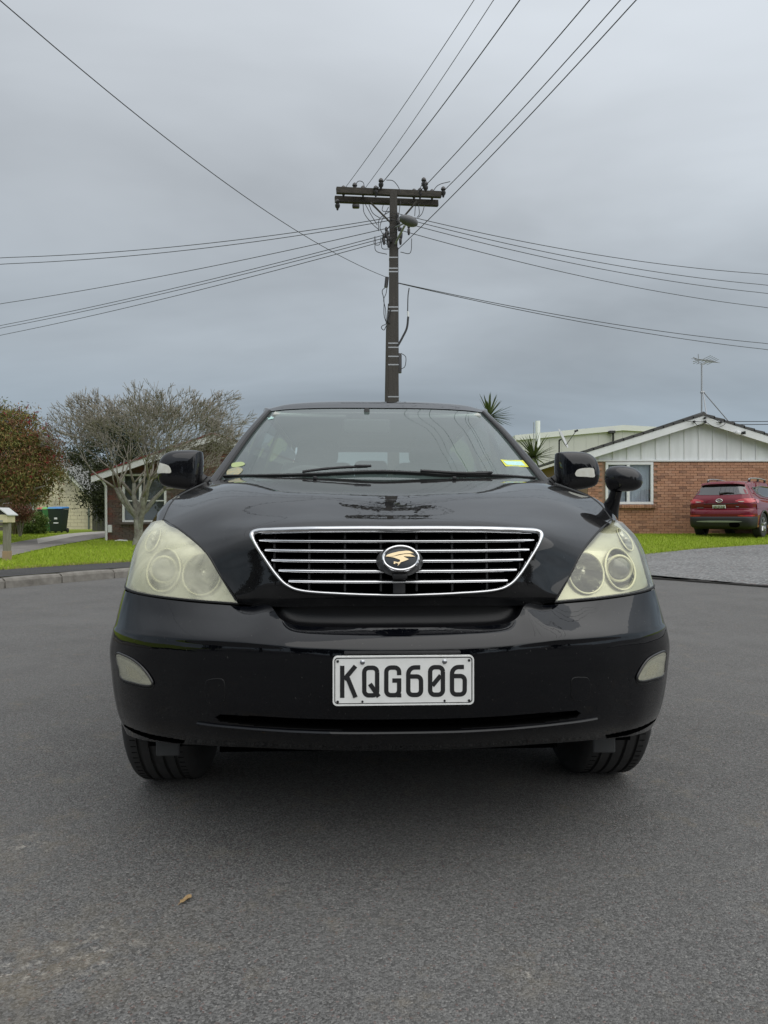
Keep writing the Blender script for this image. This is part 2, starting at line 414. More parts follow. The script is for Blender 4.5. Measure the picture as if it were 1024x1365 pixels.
while cnt < 42000:
    x = random.uniform(3, 17); y = random.uniform(13.5, 23.4)
    if x/y > .66 or not beyond_edge(x, y): continue
    Pl.append((x, y, T(x, y))); cnt += 1
for a, b in zip(EDGE[:-1], EDGE[1:]):
    for k in range(420):
        t = random.random(); x = a.x+(b.x-a.x)*t+random.gauss(0, .07); y = a.y+(b.y-a.y)*t+random.gauss(.05, .08)
        (Pd if random.random() < .4 else Pl).append((x, y, T(x, y)))
blades('grass', Pl, M_GRASS); blades('dry_grass_fringe', Pd, M_DRY, (.02, .06))
for nm, lb in (('grass', 'short green lawn grass either side of the road'), ('dry_grass_fringe', 'dry straw coloured grass fringe along the paving edges')):
    o = bpy.data.objects[nm]; o['label'] = lb; o['category'] = 'grass'
# ================================================================ the black car
TH = R(2.3); CAMX, CAMY = -.121, -1.84
CAR = thing('parked_car', 'shiny black family car with yellowed headlights and wide chrome grille, facing us on the asphalt', 'car',
            (math.cos(TH)*.121-math.sin(TH)*1.84, math.sin(TH)*.121+math.cos(TH)*1.84, 0), TH)
def cray(px, py):
    u = (px-CX)/FPX; v = -(py-YH)/FPX; c, s = math.cos(TH), math.sin(TH)
    return Vector((CAMX, CAMY, HC)), Vector((c*u+s, -s*u+c, v))
def cpt(px, py, y):
    o, d = cray(px, py); return o+d*((y-CAMY)/d.y)
def hit(bv, px, py, off=0.0):
    o, d = cray(px, py); p, n, i, ds = bv.ray_cast(o, d.normalized())
    if p is None: return None
    if n.dot(d) > 0: n = -n
    return p+n*off
def fy(bv, x, z, off=0.0):
    p, n, i, d = bv.ray_cast(Vector((x, -2, z)), Vector((0, 1, 0)))
    if p is None: return None
    if n.y > 0: n = -n
    return p+n*off
def decal(name, poly, bv, m, parent, off=.003, rings=7, n=48, smooth_outline=True, mode='px'):
    """thin pad following a surface, from an outline in pixels or (x,z)"""
    P = closed_cr(poly, n) if smooth_outline else np.asarray(poly, float); n = len(P); c = P.mean(0); V = []; F = []
    for k in range(rings+1):
        s = k/rings
        for p in P:
            q = c+(p-c)*s
            h = hit(bv, q[0], q[1], off) if mode == 'px' else fy(bv, q[0], q[1], off)
            V.append(h if h is not None else (V[-1] if V else Vector((0, 0, 0))))
    for k in range(rings):
        for j in range(n): F.append((k*n+j, k*n+(j+1) % n, (k+1)*n+(j+1) % n, (k+1)*n+j))
    return mobj(name, V, F, m, parent)
def outline3(poly, bv, off=0, n=64, mode='px', smooth_outline=True):
    P = closed_cr(poly, n) if smooth_outline else poly
    return [q for q in ((hit(bv, a, b, off) if mode == 'px' else fy(bv, a, b, off)) for a, b in P) if q is not None]

def paint(name, col, dust_sheen=.0, speck=.12):
    m = mat(name, col, .5, spec=0.0, coat=1.0, coatr=.015); t = m.node_tree; b = t.nodes['Principled BSDF']; o = t.nodes['Material Output']
    co = t.nodes.new('ShaderNodeTexCoord')
    # faint orange peel
    n = t.nodes.new('ShaderNodeTexNoise'); n.inputs['Scale'].default_value = 38; n.inputs['Detail'].default_value = 2; t.links.new(co.outputs['Object'], n.inputs['Vector'])
    bp = t.nodes.new('ShaderNodeBump'); bp.inputs['Strength'].default_value = .012; bp.inputs['Distance'].default_value = .01
    t.links.new(n.outputs[0], bp.inputs['Height']); t.links.new(bp.outputs[0], b.inputs['Coat Normal'])
    if dust_sheen:
        d = t.nodes.new('ShaderNodeBsdfDiffuse'); d.inputs[0].default_value = (.33, .32, .30, 1)
        n1 = t.nodes.new('ShaderNodeTexNoise'); n1.inputs['Scale'].default_value = 3.2; n1.inputs['Detail'].default_value = 7; n1.inputs['Distortion'].default_value = 1.2; n1.inputs['Roughness'].default_value = .65
        t.links.new(co.outputs['Object'], n1.inputs['Vector'])
        n2 = t.nodes.new('ShaderNodeTexNoise'); n2.inputs['Scale'].default_value = 140; n2.inputs['Detail'].default_value = 3; t.links.new(co.outputs['Object'], n2.inputs['Vector'])
        r1 = t.nodes.new('ShaderNodeMapRange'); t.links.new(n1.outputs[0], r1.inputs[0]); r1.inputs[1].default_value = .38; r1.inputs[2].default_value = .72; r1.inputs[3].default_value = dust_sheen*.25; r1.inputs[4].default_value = dust_sheen
        r2 = t.nodes.new('ShaderNodeMapRange'); t.links.new(n2.outputs[0], r2.inputs[0]); r2.inputs[1].default_value = .70; r2.inputs[2].default_value = .75; r2.inputs[3].default_value = 0; r2.inputs[4].default_value = speck
        a = t.nodes.new('ShaderNodeMath'); a.operation = 'ADD'; t.links.new(r1.outputs[0], a.inputs[0]); t.links.new(r2.outputs[0], a.inputs[1])
        mx_ = t.nodes.new('ShaderNodeMixShader'); t.links.new(a.outputs[0], mx_.inputs[0]); t.links.new(b.outputs[0], mx_.inputs[1]); t.links.new(d.outputs[0], mx_.inputs[2])
        t.links.new(mx_.outputs[0], o.inputs[0])
    return m
def glass(name, tint, haze=0.0, hcol=(.5, .53, .5), ior=1.5, rough=0.0, hz_noise=None):
    m = bpy.data.materials.new(name); m.use_nodes = True; t = m.node_tree; t.nodes.clear()
    o = t.nodes.new('ShaderNodeOutputMaterial'); tr = t.nodes.new('ShaderNodeBsdfTransparent'); tr.inputs[0].default_value = (*tint, 1)
    gl = t.nodes.new('ShaderNodeBsdfGlossy'); gl.inputs['Roughness'].default_value = rough; gl.inputs[0].default_value = (1, 1, 1, 1)
    # Schlick from the facing angle, the same on both sides of the sheet
    g = t.nodes.new('ShaderNodeLayerWeight'); g.inputs[0].default_value = .5
    f0 = ((ior-1)/(ior+1))**2
    pw = t.nodes.new('ShaderNodeMath'); pw.operation = 'POWER'; t.links.new(g.outputs['Facing'], pw.inputs[0]); pw.inputs[1].default_value = 5
    ma = t.nodes.new('ShaderNodeMath'); ma.operation = 'MULTIPLY_ADD'; t.links.new(pw.outputs[0], ma.inputs[0]); ma.inputs[1].default_value = 1-f0; ma.inputs[2].default_value = f0*1.9
    mx_ = t.nodes.new('ShaderNodeMixShader'); t.links.new(ma.outputs[0], mx_.inputs[0])
    if haze:
        df = t.nodes.new('ShaderNodeBsdfDiffuse'); df.inputs[0].default_value = (*hcol, 1)
        mh = t.nodes.new('ShaderNodeMixShader'); mh.inputs[0].default_value = haze
        if hz_noise:
            co = t.nodes.new('ShaderNodeTexCoord'); n = t.nodes.new('ShaderNodeTexNoise'); n.inputs['Scale'].default_value = hz_noise[0]; n.inputs['Detail'].default_value = 6; n.inputs['Distortion'].default_value = .8
            t.links.new(co.outputs['Object'], n.inputs['Vector'])
            r = t.nodes.new('ShaderNodeMapRange'); t.links.new(n.outputs[0], r.inputs[0]); r.inputs[1].default_value = .3; r.inputs[2].default_value = .7; r.inputs[3].default_value = hz_noise[1]; r.inputs[4].default_value = hz_noise[2]
            t.links.new(r.outputs[0], mh.inputs[0])
        t.links.new(tr.outputs[0], mh.inputs[1]); t.links.new(df.outputs[0], mh.inputs[2]); base = mh.outputs[0]
    else: base = tr.outputs[0]
    t.links.new(base, mx_.inputs[1]); t.links.new(gl.outputs[0], mx_.inputs[2]); t.links.new(mx_.outputs[0], o.inputs[0])
    return m
P_BLK = paint('black_paint', (.0035, .004, .006), .02)
P_BUM = paint('black_bumper_paint', (.0015, .0018, .003), .0015); P_BUM.node_tree.nodes['Principled BSDF'].inputs['Coat IOR'].default_value = 1.46
P_HOOD = paint('black_hood_paint', (.002, .0023, .0035), .048)  # pale film is part dust, part sky sheen put into the bonnet colour
M_PLAS = mat('black_plastic', (.014, .014, .015), .5, bump=(200, .1))
M_PLASG = mat('gloss_black_plastic', (.008, .008, .009), .14)
M_VOID = mat('dark_cavity', (.004, .004, .004), .95, spec=.0)
M_CHROME = mat('chrome', (.70, .71, .73), .10, 1.0, noise=(30, (.6, .6, .6), .3))
M_CHROME2 = mat('dull_chrome', (.42, .43, .45), .22, 1.0)
M_RUB = mat('tyre_rubber', (.018, .018, .019), .78, noise=(25, (.035, .034, .032), .3))
M_ALLOY = mat('alloy', (.42, .42, .43), .3, 1.0)
M_SEAL = mat('rubber_seal', (.006, .006, .006), .6)
G_WIND = glass('windscreen_glass', (.72, .80, .76), .14, (.40, .54, .51), 1.6)
G_SIDE = glass('tinted_side_glass', (.16, .18, .17), .02)
G_LENS = glass('yellowed_lens', (.95, .95, .84), .4, (.80, .785, .58), 1.5, .03, (9, .02, .13))
G_LENSH = glass('hazed_yellow_lens', (.94, .94, .82), .6, (.80, .785, .58), 1.5, .05, (8, .18, .62))
G_FOG = glass('clear_corner_lens', (.95, .95, .88), .35, (.66, .65, .52), 1.5, .02)

# ---- bonnet, running down beside and below the grille
HOOD = [
    [(0, 1.12, 1.122), (0.3, 1.145, 1.13), (0.6, 1.25, 1.136), (0.795, 1.4, 1.124)],
    [(0, 0.85, 1.088), (0.3, 0.86, 1.094), (0.585, 0.88, 1.09), (0.804, 0.92, 1.043)],
    [(0, 0.5, 1.034), (0.29, 0.52, 1.04), (0.565, 0.575, 1.024), (0.775, 0.62, 0.957)],
    [(0, 0.24, 0.975), (0.27, 0.28, 0.978), (0.5, 0.37, 0.962), (0.662, 0.43, 0.918)],
    [(0, 0.125, 0.936), (0.23, 0.145, 0.934), (0.415, 0.2, 0.914), (0.56, 0.275, 0.864)],
    [(0.0, 0.11, 0.8485), (0.2026, 0.121, 0.8485), (0.3747, 0.16, 0.8404), (0.5082, 0.225, 0.8)],
    [(0.0, 0.105, 0.77), (0.1847, 0.112, 0.768), (0.3334, 0.14, 0.7629), (0.4593, 0.185, 0.7446)],
    [(0.0, 0.122, 0.7218), (0.1847, 0.128, 0.7208), (0.3385, 0.155, 0.7168), (0.4531, 0.195, 0.72)],
]
GR = [(0, .931), (.12, .931), (.25, .929), (.36, .925), (.398, .922), (.412, .914), (.404, .897), (.376, .856), (.338, .806), (.306, .777), (.262, .763), (.16, .757), (.07, .754), (0, .753)]
GRF = GR+[(-x, z) for x, z in reversed(GR[1:-1])]
GH = surf([full(r) for r in HOOD], 171, 130)
V, F = gridVF(GH); BV_H = bvh(V, F)
V, F = gridVF(GH, lambda c: c[1] < .3 and inpoly(c[0], c[2], GRF))
hood = mobj('hood', V, F, P_HOOD, CAR)
# grille: surround, recess, bars, fins
grille = bpy.data.objects.new('grille', None); COL.objects.link(grille); grille.parent = CAR
ol = [fy(BV_H, x, z) for x, z in GRF]; n = len(ol)
V = [p for p in ol]+[p+Vector((0, .085, 0)) for p in ol]; F = [(i, (i+1) % n, n+(i+1) % n, n+i) for i in range(n)]
mobj('grille_recess', V, F, M_VOID, grille, False)
bk = [(p.x, p.y+.08, p.z) for p in ol]; bk.append((0, .18, .85))
mobj('grille_backing', bk, [(i, (i+1) % n, n) for i in range(n)], M_VOID, grille, False)
mb = MB()
den = closed_cr(GRF, 160); cl = [fy(BV_H, a, b, .004) for a, b in den]
Vs = []
for i, p in enumerate(cl):
    t = (cl[(i+1) % 160]-cl[i-1]).normalized(); nrm = Vector((0, -1, .25)).normalized(); o_ = t.cross(nrm).normalized()
    top = max(0, min(1, (p.z-.90)/.02)); wd = .0054+.0032*top
    for a, b in ((-1.05, -.006), (-1, .003), (-.55, .009), (0, .011), (.55, .009), (1, .003), (1.05, -.012)): Vs.append(p+o_*a*wd+nrm*b)
F = [(i*7+j, i*7+j+1, ((i+1) % 160)*7+j+1, ((i+1) % 160)*7+j) for i in range(160) for j in range(6)]
mobj('chrome_surround', Vs, F, M_CHROME, grille)
def gx(z):     # half width of the opening at height z
    for (x0, z0), (x1, z1) in zip(GR[4:], GR[5:]):
        if z1 <= z <= z0: return x0+(x1-x0)*(z0-z)/(z0-z1)
    return .39
for z in (.9005, .8735, .8455, .8175, .7885):
    hw = gx(z)-.012; Vb = []; xs = np.linspace(-hw, hw, 41)
    for x in xs:
        p = fy(BV_H, x, z); y = p.y+.016
        for dy, dz in ((.034, -.0075), (.005, -.006), (0, -.0042), (-.001, -.0004), (.001, .0028), (.006, .004), (.034, .0055)): Vb.append((x, y+dy, z+dz))
    F = [(i*7+j, i*7+j+1, (i+1)*7+j+1, (i+1)*7+j) for i in range(40) for j in range(6)]
    b_ = mobj('grille_bar', Vb, F, M_CHROME, grille)
    b_.data.materials.append(M_PLAS)
    for k, pl in enumerate(b_.data.polygons): pl.material_index = 1 if k % 6 in (0, 5) else 0
for x in np.arange(-.35, .351, .1):
    zt = .922; zb = .76
    if abs(x) > .27: zb = .80
    Vb = [(x+dx, fy(BV_H, x, z).y+dy, z) for z in np.linspace(zb, zt, 8) for dx, dy in ((-.003, .034), (.003, .034), (.003, .06), (-.003, .06))]
    F = [(i*4+j, i*4+(j+1) % 4, (i+1)*4+(j+1) % 4, (i+1)*4+j) for i in range(7) for j in range(4)]
    mobj('grille_fin', Vb, F, M_PLAS, grille, False)
# emblem in its oval housing
em = bpy.data.objects.new('emblem', None); COL.objects.link(em); em.parent = CAR
M_EMH = mat('emblem_housing', (.11, .11, .11), .34, .4)
tl = Matrix.Rotation(R(-14), 3, 'X'); ec = Vector((.001, .092, .852))
def epl(a, b, d): return ec+tl @ Vector((a, -d, b))
def eldome(rx, rz, d0, h, n=48, rings=8, pw=2.0):
    V = []; F = []
    for k in range(rings+1):
        s = math.sin(k/rings*math.pi/2) if k else .02
        for j in range(n): a = 2*math.pi*j/n; V.append(epl(rx*s*math.cos(a), rz*s*math.sin(a), d0+h*(1-s**pw)))
    for k in range(rings):
        for j in range(n): F.append((k*n+j, k*n+(j+1) % n, (k+1)*n+(j+1) % n, (k+1)*n+j))
    F.append(tuple(range(n-1, -1, -1)))
    return V, F
V, F = eldome(.065, .043, -.03, .044, pw=5); mobj('emblem_housing', V, F, M_EMH, em)
V, F = eldome(.046, .031, .0135, .003); mobj('emblem_disc', V, F, mat('emblem_disc_grey', (.03, .036, .042), .3), em)
mb = MB(); mb.tube([epl(.0475*math.cos(a), .0325*math.sin(a), .015) for a in np.linspace(0, 2*math.pi, 64, endpoint=False)], .0042, 8, True); mb.build('emblem_ring', M_CHROME, em, True)
M_GOLD = mat('emblem_gold', (.86, .68, .42), .28, .55)
def eag(poly):   # outline measured on the badge, origin at the ring's centre
    return [((x-500)/11.38*.00197, (375-y)/11.38*.00197+.0005) for x, y in poly]
wing = [(262, 352), (300, 322), (370, 300), (470, 276), (590, 262), (640, 268), (705, 303), (640, 305), (560, 308), (470, 322), (395, 345), (330, 358)]
body = [(330, 362), (400, 352), (470, 336), (560, 318), (650, 318), (725, 358), (640, 356), (545, 352), (560, 366), (625, 398), (575, 420), (500, 446), (470, 480), (448, 508), (462, 470), (440, 462), (410, 452), (415, 475), (388, 468), (392, 432), (455, 446), (480, 440), (492, 410), (440, 388), (380, 368)]
for pl in (wing, body):
    P = eag(pl); k = len(P); bm = bmesh.new()
    vs = [bm.verts.new(epl(a, b, .0185)) for a, b in P]; f = bm.faces.new(vs); r = bmesh.ops.extrude_face_region(bm, geom=[f])
    for v in [g for g in r['geom'] if isinstance(g, bmesh.types.BMVert)]: v.co += tl @ Vector((0, -.0014, 0))
    bmesh.ops.triangulate(bm, faces=bm.faces); bmesh.ops.recalc_face_normals(bm, faces=bm.faces)
    me = bpy.data.meshes.new('emblem_bird'); bm.to_mesh(me); bm.free(); me.materials.append(M_GOLD); o = bpy.data.objects.new('emblem_bird', me); COL.objects.link(o); o.parent = em
MB().box((0, .112, .806), (.040, .05, .016)).build('camera_pod', M_PLAS, em, True, .004)
MB().box((0, .140, .775), (.034, .03, .05)).build('emblem_bracket', M_PLAS, em, True, .002)

# ---- bumper
BUM = [
    [(0.0, 0.06, 0.6709), (0.1516, 0.064, 0.6719), (0.2736, 0.083, 0.6752), (0.323, 0.102, 0.6897), (0.3601, 0.15, 0.7215), (0.4102, 0.17, 0.7158), (0.4563, 0.187, 0.7159), (0.5416, 0.209, 0.7192), (0.6106, 0.228, 0.7233), (0.6885, 0.264, 0.7281), (0.7556, 0.308, 0.7328), (0.8022, 0.351, 0.7364), (0.835, 0.4, 0.74), (0.874, 0.53, 0.75)],
    [(0.0, 0.028, 0.653), (0.1505, 0.032, 0.654), (0.2711, 0.05, 0.6577), (0.322, 0.068, 0.6661), (0.3638, 0.098, 0.6851), (0.4151, 0.118, 0.6836), (0.4656, 0.138, 0.6836), (0.5454, 0.167, 0.6852), (0.6148, 0.196, 0.6868), (0.694, 0.24, 0.6884), (0.7629, 0.29, 0.689), (0.8141, 0.343, 0.6896), (0.85, 0.4, 0.69), (0.892, 0.53, 0.692)],
    [(0, 0.002, 0.632), (0.15, 0.006, 0.633), (0.27, 0.022, 0.635), (0.33, 0.036, 0.638), (0.38, 0.05, 0.641), (0.43, 0.066, 0.643), (0.485, 0.087, 0.643), (0.56, 0.122, 0.643), (0.63, 0.162, 0.642), (0.71, 0.213, 0.641), (0.775, 0.27, 0.64), (0.828, 0.333, 0.638), (0.865, 0.4, 0.636), (0.906, 0.54, 0.634)],
    [(0, -0.005, 0.615), (0.15, -0.001, 0.616), (0.27, 0.015, 0.618), (0.33, 0.03, 0.62), (0.38, 0.044, 0.622), (0.43, 0.06, 0.622), (0.49, 0.082, 0.621), (0.567, 0.117, 0.62), (0.637, 0.157, 0.619), (0.717, 0.208, 0.618), (0.782, 0.265, 0.617), (0.836, 0.33, 0.616), (0.873, 0.4, 0.614), (0.914, 0.545, 0.612)],
    [(0, -0.008, 0.56), (0.15, -0.004, 0.56), (0.27, 0.013, 0.56), (0.33, 0.027, 0.56), (0.385, 0.042, 0.56), (0.435, 0.058, 0.56), (0.495, 0.08, 0.56), (0.572, 0.115, 0.56), (0.643, 0.156, 0.56), (0.723, 0.207, 0.56), (0.789, 0.265, 0.56), (0.844, 0.33, 0.56), (0.882, 0.4, 0.56), (0.92, 0.55, 0.56)],
    [(0, -0.004, 0.5), (0.15, 0, 0.5), (0.27, 0.016, 0.5), (0.33, 0.03, 0.5), (0.385, 0.045, 0.5), (0.435, 0.061, 0.5), (0.495, 0.083, 0.5), (0.572, 0.119, 0.5), (0.643, 0.16, 0.5), (0.723, 0.212, 0.5), (0.788, 0.27, 0.5), (0.842, 0.336, 0.5), (0.88, 0.405, 0.5), (0.918, 0.55, 0.5)],
    [(0, 0.004, 0.445), (0.15, 0.008, 0.445), (0.27, 0.024, 0.445), (0.33, 0.038, 0.445), (0.385, 0.052, 0.445), (0.435, 0.068, 0.445), (0.495, 0.09, 0.443), (0.571, 0.126, 0.44), (0.641, 0.168, 0.435), (0.72, 0.22, 0.43), (0.783, 0.28, 0.425), (0.836, 0.345, 0.42), (0.873, 0.41, 0.42), (0.911, 0.55, 0.42)],
    [(0, 0.022, 0.39), (0.15, 0.026, 0.39), (0.27, 0.042, 0.39), (0.33, 0.055, 0.39), (0.385, 0.07, 0.388), (0.435, 0.086, 0.386), (0.495, 0.107, 0.382), (0.568, 0.144, 0.376), (0.637, 0.185, 0.37), (0.713, 0.235, 0.362), (0.775, 0.295, 0.356), (0.826, 0.36, 0.35), (0.862, 0.42, 0.35), (0.902, 0.55, 0.348)],
    [(0, 0.075, 0.338), (0.15, 0.08, 0.338), (0.27, 0.095, 0.338), (0.33, 0.107, 0.337), (0.385, 0.12, 0.336), (0.43, 0.133, 0.334), (0.49, 0.155, 0.33), (0.56, 0.188, 0.324), (0.625, 0.225, 0.316), (0.698, 0.272, 0.307), (0.757, 0.325, 0.298), (0.808, 0.385, 0.29), (0.843, 0.44, 0.285), (0.885, 0.56, 0.278)],
]
SLOT = [(-.485, .437), (-.40, .441), (0, .443), (.40, .441), (.485, .437), (.497, .428), (.485, .418), (.40, .414), (0, .412), (-.40, .414), (-.485, .418), (-.497, .428)]
SSL = [(.60, .336), (.70, .336), (.80, .333), (.835, .330), (.835, .318), (.80, .314), (.70, .313), (.615, .318)]
GB = surf([full(r) for r in BUM], 401, 190)
V, F = gridVF(GB); BV_B = bvh(V, F)
SSLm = [(-x, z) for x, z in SSL]
V, F = gridVF(GB, lambda c: inpoly(c[0], c[2], SLOT) or inpoly(c[0], c[2], SSL) or inpoly(c[0], c[2], SSLm))
bumper = mobj('front_bumper', V, F, P_BUM, CAR)
for nm, pl in (('lower_intake', SLOT), ('side_vent', SSL), ('side_vent', SSLm)):
    o3 = outline3(pl, BV_B, -.001, 96, 'xz'); k = len(o3)
    V = o3+[p+Vector((0, .05, 0)) for p in o3]; c = sum(o3, Vector())/k
    F = [(i, (i+1) % k, k+(i+1) % k, k+i) for i in range(k)]
    # backing as a strip following the outline
    for i in range(k//2): F.append((k+i, k+i+1, k+(k-2-i) % k, k+(k-1-i) % k))
    o = mobj(nm, V, F, M_VOID, bumper, False)
# lower black lip under the slot
mb = MB(); P = [fy(BV_B, x, .404, .001) for x in np.linspace(-.55, .55, 60)]
mb.tube(P, .006, 8); mb.build('lip_bead', P_BUM, bumper, True)
# recessed channel between bonnet nose and bumper
ch = [[(0.0, 0.06, 0.6709), (0.1516, 0.064, 0.6719), (0.2736, 0.083, 0.6752), (0.323, 0.102, 0.6897), (0.3601, 0.15, 0.7215), (0.4102, 0.17, 0.7158)], [(0.0, 0.125, 0.6602), (0.1539, 0.13, 0.6613), (0.277, 0.145, 0.6655), (0.3262, 0.155, 0.6829), (0.3609, 0.185, 0.7158), (0.4306, 0.2, 0.7179)], [(0.0, 0.15, 0.6829), (0.1539, 0.154, 0.6829), (0.2769, 0.168, 0.6871), (0.3261, 0.178, 0.7015), (0.3608, 0.2, 0.7241), (0.4305, 0.21, 0.7262)], [(0.0, 0.15, 0.7393), (0.1539, 0.155, 0.7393), (0.2769, 0.17, 0.7394), (0.3261, 0.18, 0.7394), (0.3608, 0.2, 0.7425), (0.4305, 0.215, 0.7395)]]
V, F = gridVF(surf([full(r) for r in ch], 81, 20)); mobj('nose_channel', V, F, mat('satin_black', (.006, .006, .007), .35, spec=.3), CAR)
# tow-eye covers: fine seam round a slightly proud pad
for s_ in (1, -1):
    px = [(763, 905), (774, 903), (784, 905), (786, 917), (784, 930), (774, 933), (763, 931), (762, 917)] if s_ > 0 else [(276, 908), (288, 905), (298, 907), (300, 921), (298, 935), (287, 938), (277, 935), (274, 921)]
    tw = decal('tow_eye_cover', px, BV_B, P_BUM, bumper, .0025, 4, 32)
    mb = MB(); mb.tube(outline3(px, BV_B, .0005, 48), .0016, 6, True); mb.build('seam', M_SEAL, tw, True)
# corner lamps
M_CLR = mat('corner_lamp_reflector', (.60, .59, .52), .3, .5, noise=(22, (.28, .28, .24), .22, (1, 1, 5)))  # striped tones paint the ribs' bright reflections into the colour
M_BOWL2 = mat('corner_lamp_bulb', (.75, .72, .58), .15, .7, noise=(90, (.4, .38, .3), .3, (1, 1, 3)))
for s_ in (1, -1):
    if s_ < 0: out_ = [(156.5, 871.5), (168, 874), (183, 882.5), (196, 895.5), (204.5, 910.5), (197, 913.5), (180, 910), (164, 904), (159.5, 890)]
    else: out_ = [(886, 869), (874, 872), (862, 880), (853.5, 892), (848.5, 904.5), (856, 907.5), (871, 904), (882.5, 899.5), (885, 885)]
    lamp = decal('corner_lamp', out_, BV_B, M_CLR, CAR, .0012, 8, 64)
    decal('corner_lamp_lens', out_, BV_B, G_FOG, lamp, .004, 8, 64)
    cc = np.array(out_).mean(0); sm_ = [tuple(cc+(np.array(p)-cc)*.45+np.array([0, 3])) for p in out_]
    decal('corner_lamp_bulb_shroud', sm_, BV_B, M_BOWL2, lamp, .0022, 4, 32)
    mb = MB(); mb.tube(outline3(out_, BV_B, .0025, 80), .0034, 6, True); mb.build('corner_lamp_bezel', mat('bezel_dark', (.02, .02, .02), .3), lamp, True)
    low = [(x, y+4.2) for x, y in out_]
    mb = MB(); mb.tube(outline3(low, BV_B, .0003, 80), .0022, 6, True); mb.build('seam', M_SEAL, lamp, True)

# ---- headlights
LAMP = [
    [(0.4521, 0.188, 0.7215), (0.6106, 0.232, 0.7289), (0.7463, 0.304, 0.7366), (0.827, 0.39, 0.7455), (0.868, 0.525, 0.756)],
    [(0.5092, 0.225, 0.8), (0.6304, 0.268, 0.8006), (0.7521, 0.336, 0.8015), (0.827, 0.43, 0.806), (0.862, 0.56, 0.812)],
    [(0.561, 0.275, 0.864), (0.66, 0.32, 0.864), (0.756, 0.395, 0.862), (0.829, 0.48, 0.862), (0.858, 0.6, 0.866)],
    [(0.663, 0.43, 0.918), (0.72, 0.445, 0.914), (0.776, 0.482, 0.911), (0.826, 0.545, 0.908), (0.852, 0.65, 0.91)],
    [(0.775, 0.622, 0.957), (0.791, 0.618, 0.955), (0.808, 0.626, 0.952), (0.826, 0.645, 0.946), (0.842, 0.71, 0.941)],
]
M_HSG = mat('lamp_housing', (.74, .73, .60), .25, .5, noise=(14, (.50, .49, .40), .3))
M_BOWL = mat('lamp_bowl', (.70, .71, .66), .10, .95, noise=(22, (.16, .165, .16), .16, (1, 1, 2.5)))
M_RING = mat('lamp_ring', (.78, .76, .58), .3, .2)
M_PROJ = mat('projector_glass', (.12, .125, .12), .05, .2, coat=1.0)
GL = surf(LAMP, 81, 61)
BOWLS = [(.575, .799, .060, .060, 0), (.703, .806, .058, .062, 1), (.775, .893, .026, .035, 2)]
for s_ in (1, -1):
    def mm_(G): return G if s_ > 0 else mir(G)
    hl = bpy.data.objects.new('headlight', None); COL.objects.link(hl); hl.parent = CAR
    hl['label'] = 'yellowed headlight with clearer lens beside the small fender mirror' if s_ > 0 else 'cloudy yellowed headlight'
    V, F = gridVF(GL); bl = bvh(V, F)
    V2, F2 = gridVF(mm_(GL)); mobj('headlight_lens', V2, F2, G_LENS if s_ > 0 else G_LENSH, hl)
    ins = GL+np.array([-.004, .038, 0])
    def hole(c): return any(((c[0]+.004-bx)/rx)**2+((c[2]-bz)/rz)**2 < .94 for bx, bz, rx, rz, k in BOWLS)
    V2, F2 = gridVF(ins, hole); mobj('headlight_housing', mm_(np.array(V2)), F2, M_HSG, hl)
    for bx, bz, rx, rz, k in BOWLS:
        n = 40; Vb = []; Fb = []
        for q in range(9):
            sc_ = 1-q/8*(.9 if k != 1 else .62); dp = .085*math.sin(q/8*math.pi/2) if k != 2 else .04*math.sin(q/8*math.pi/2)
            for j in range(n):
                a = 2*math.pi*j/n; x = bx+rx*math.cos(a); z = bz+rz*math.sin(a); p = fy(bl, x, z)
                y = (p.y if p is not None else .4)+.030
                x2 = bx+rx*math.cos(a)*sc_; z2 = bz+rz*math.sin(a)*sc_; pc = fy(bl, bx, bz)
                Vb.append((s_*(x2-.002), y*(1-q/8)+(pc.y+.030)*(q/8)+dp, z2))
        for q in range(8):
            for j in range(n): Fb.append((q*n+j, q*n+(j+1) % n, (q+1)*n+(j+1) % n, (q+1)*n+j))
        Fb.append(tuple(8*n+j for j in range(n)))
        bo = mobj('reflector_bowl', Vb, Fb, M_BOWL, hl)
        mb = MB(); mb.tube(Vb[:n], .0032 if k != 2 else .0022, 8, True); mb.build('bowl_ring', M_RING, bo, True)
        if k == 1:
            pc = fy(bl, bx, bz); V3 = []; F3 = []
            for q in range(8):
                r_ = .036*math.sin(q/7*math.pi/2)+.0005
                for j in range(n): a = 2*math.pi*j/n; V3.append((s_*(bx+.002+r_*math.cos(a)), pc.y+.060-.026*math.cos(q/7*math.pi/2), bz+r_*math.sin(a)))
            for q in range(7):
                for j in range(n): F3.append((q*n+j, q*n+(j+1) % n, (q+1)*n+(j+1) % n, (q+1)*n+j))
            mobj('projector_lens', V3, F3, M_PROJ, bo)
            mb = MB(); mb.tube([(s_*(bx+.002+.039*math.cos(a)), pc.y+.056, bz+.039*math.sin(a)) for a in np.linspace(0, 2*math.pi, 40, endpoint=False)], .005, 8, True); mb.build('projector_shroud', M_RING, bo, True)
        else:
            pc = fy(bl, bx, bz); mb = MB(); mb.lathe([(.0005, -.02), (.007, -.017), (.009, -.005), (.009, .05)], 16, 'Y', (s_*bx, pc.y+.085 if k == 0 else pc.y+.055, bz)); mb.build('bulb', mat('bulb_cap', (.55, .54, .5), .2, .7), bo, True)
    # dark seams round the lamp
    edge = [tuple(r[0]) for r in LAMP]; bot = LAMP[0]; rear = [tuple(r[-1]) for r in LAMP]
    loop = list(cr(edge[::-1], 40))+list(cr(bot, 30))[1:]+list(cr(rear, 20))[1:]
    mb = MB(); mb.tube([(s_*p[0], p[1]+.004, p[2]) for p in loop], .0045, 8); mb.build('headlight_seal', M_SEAL, hl, True)
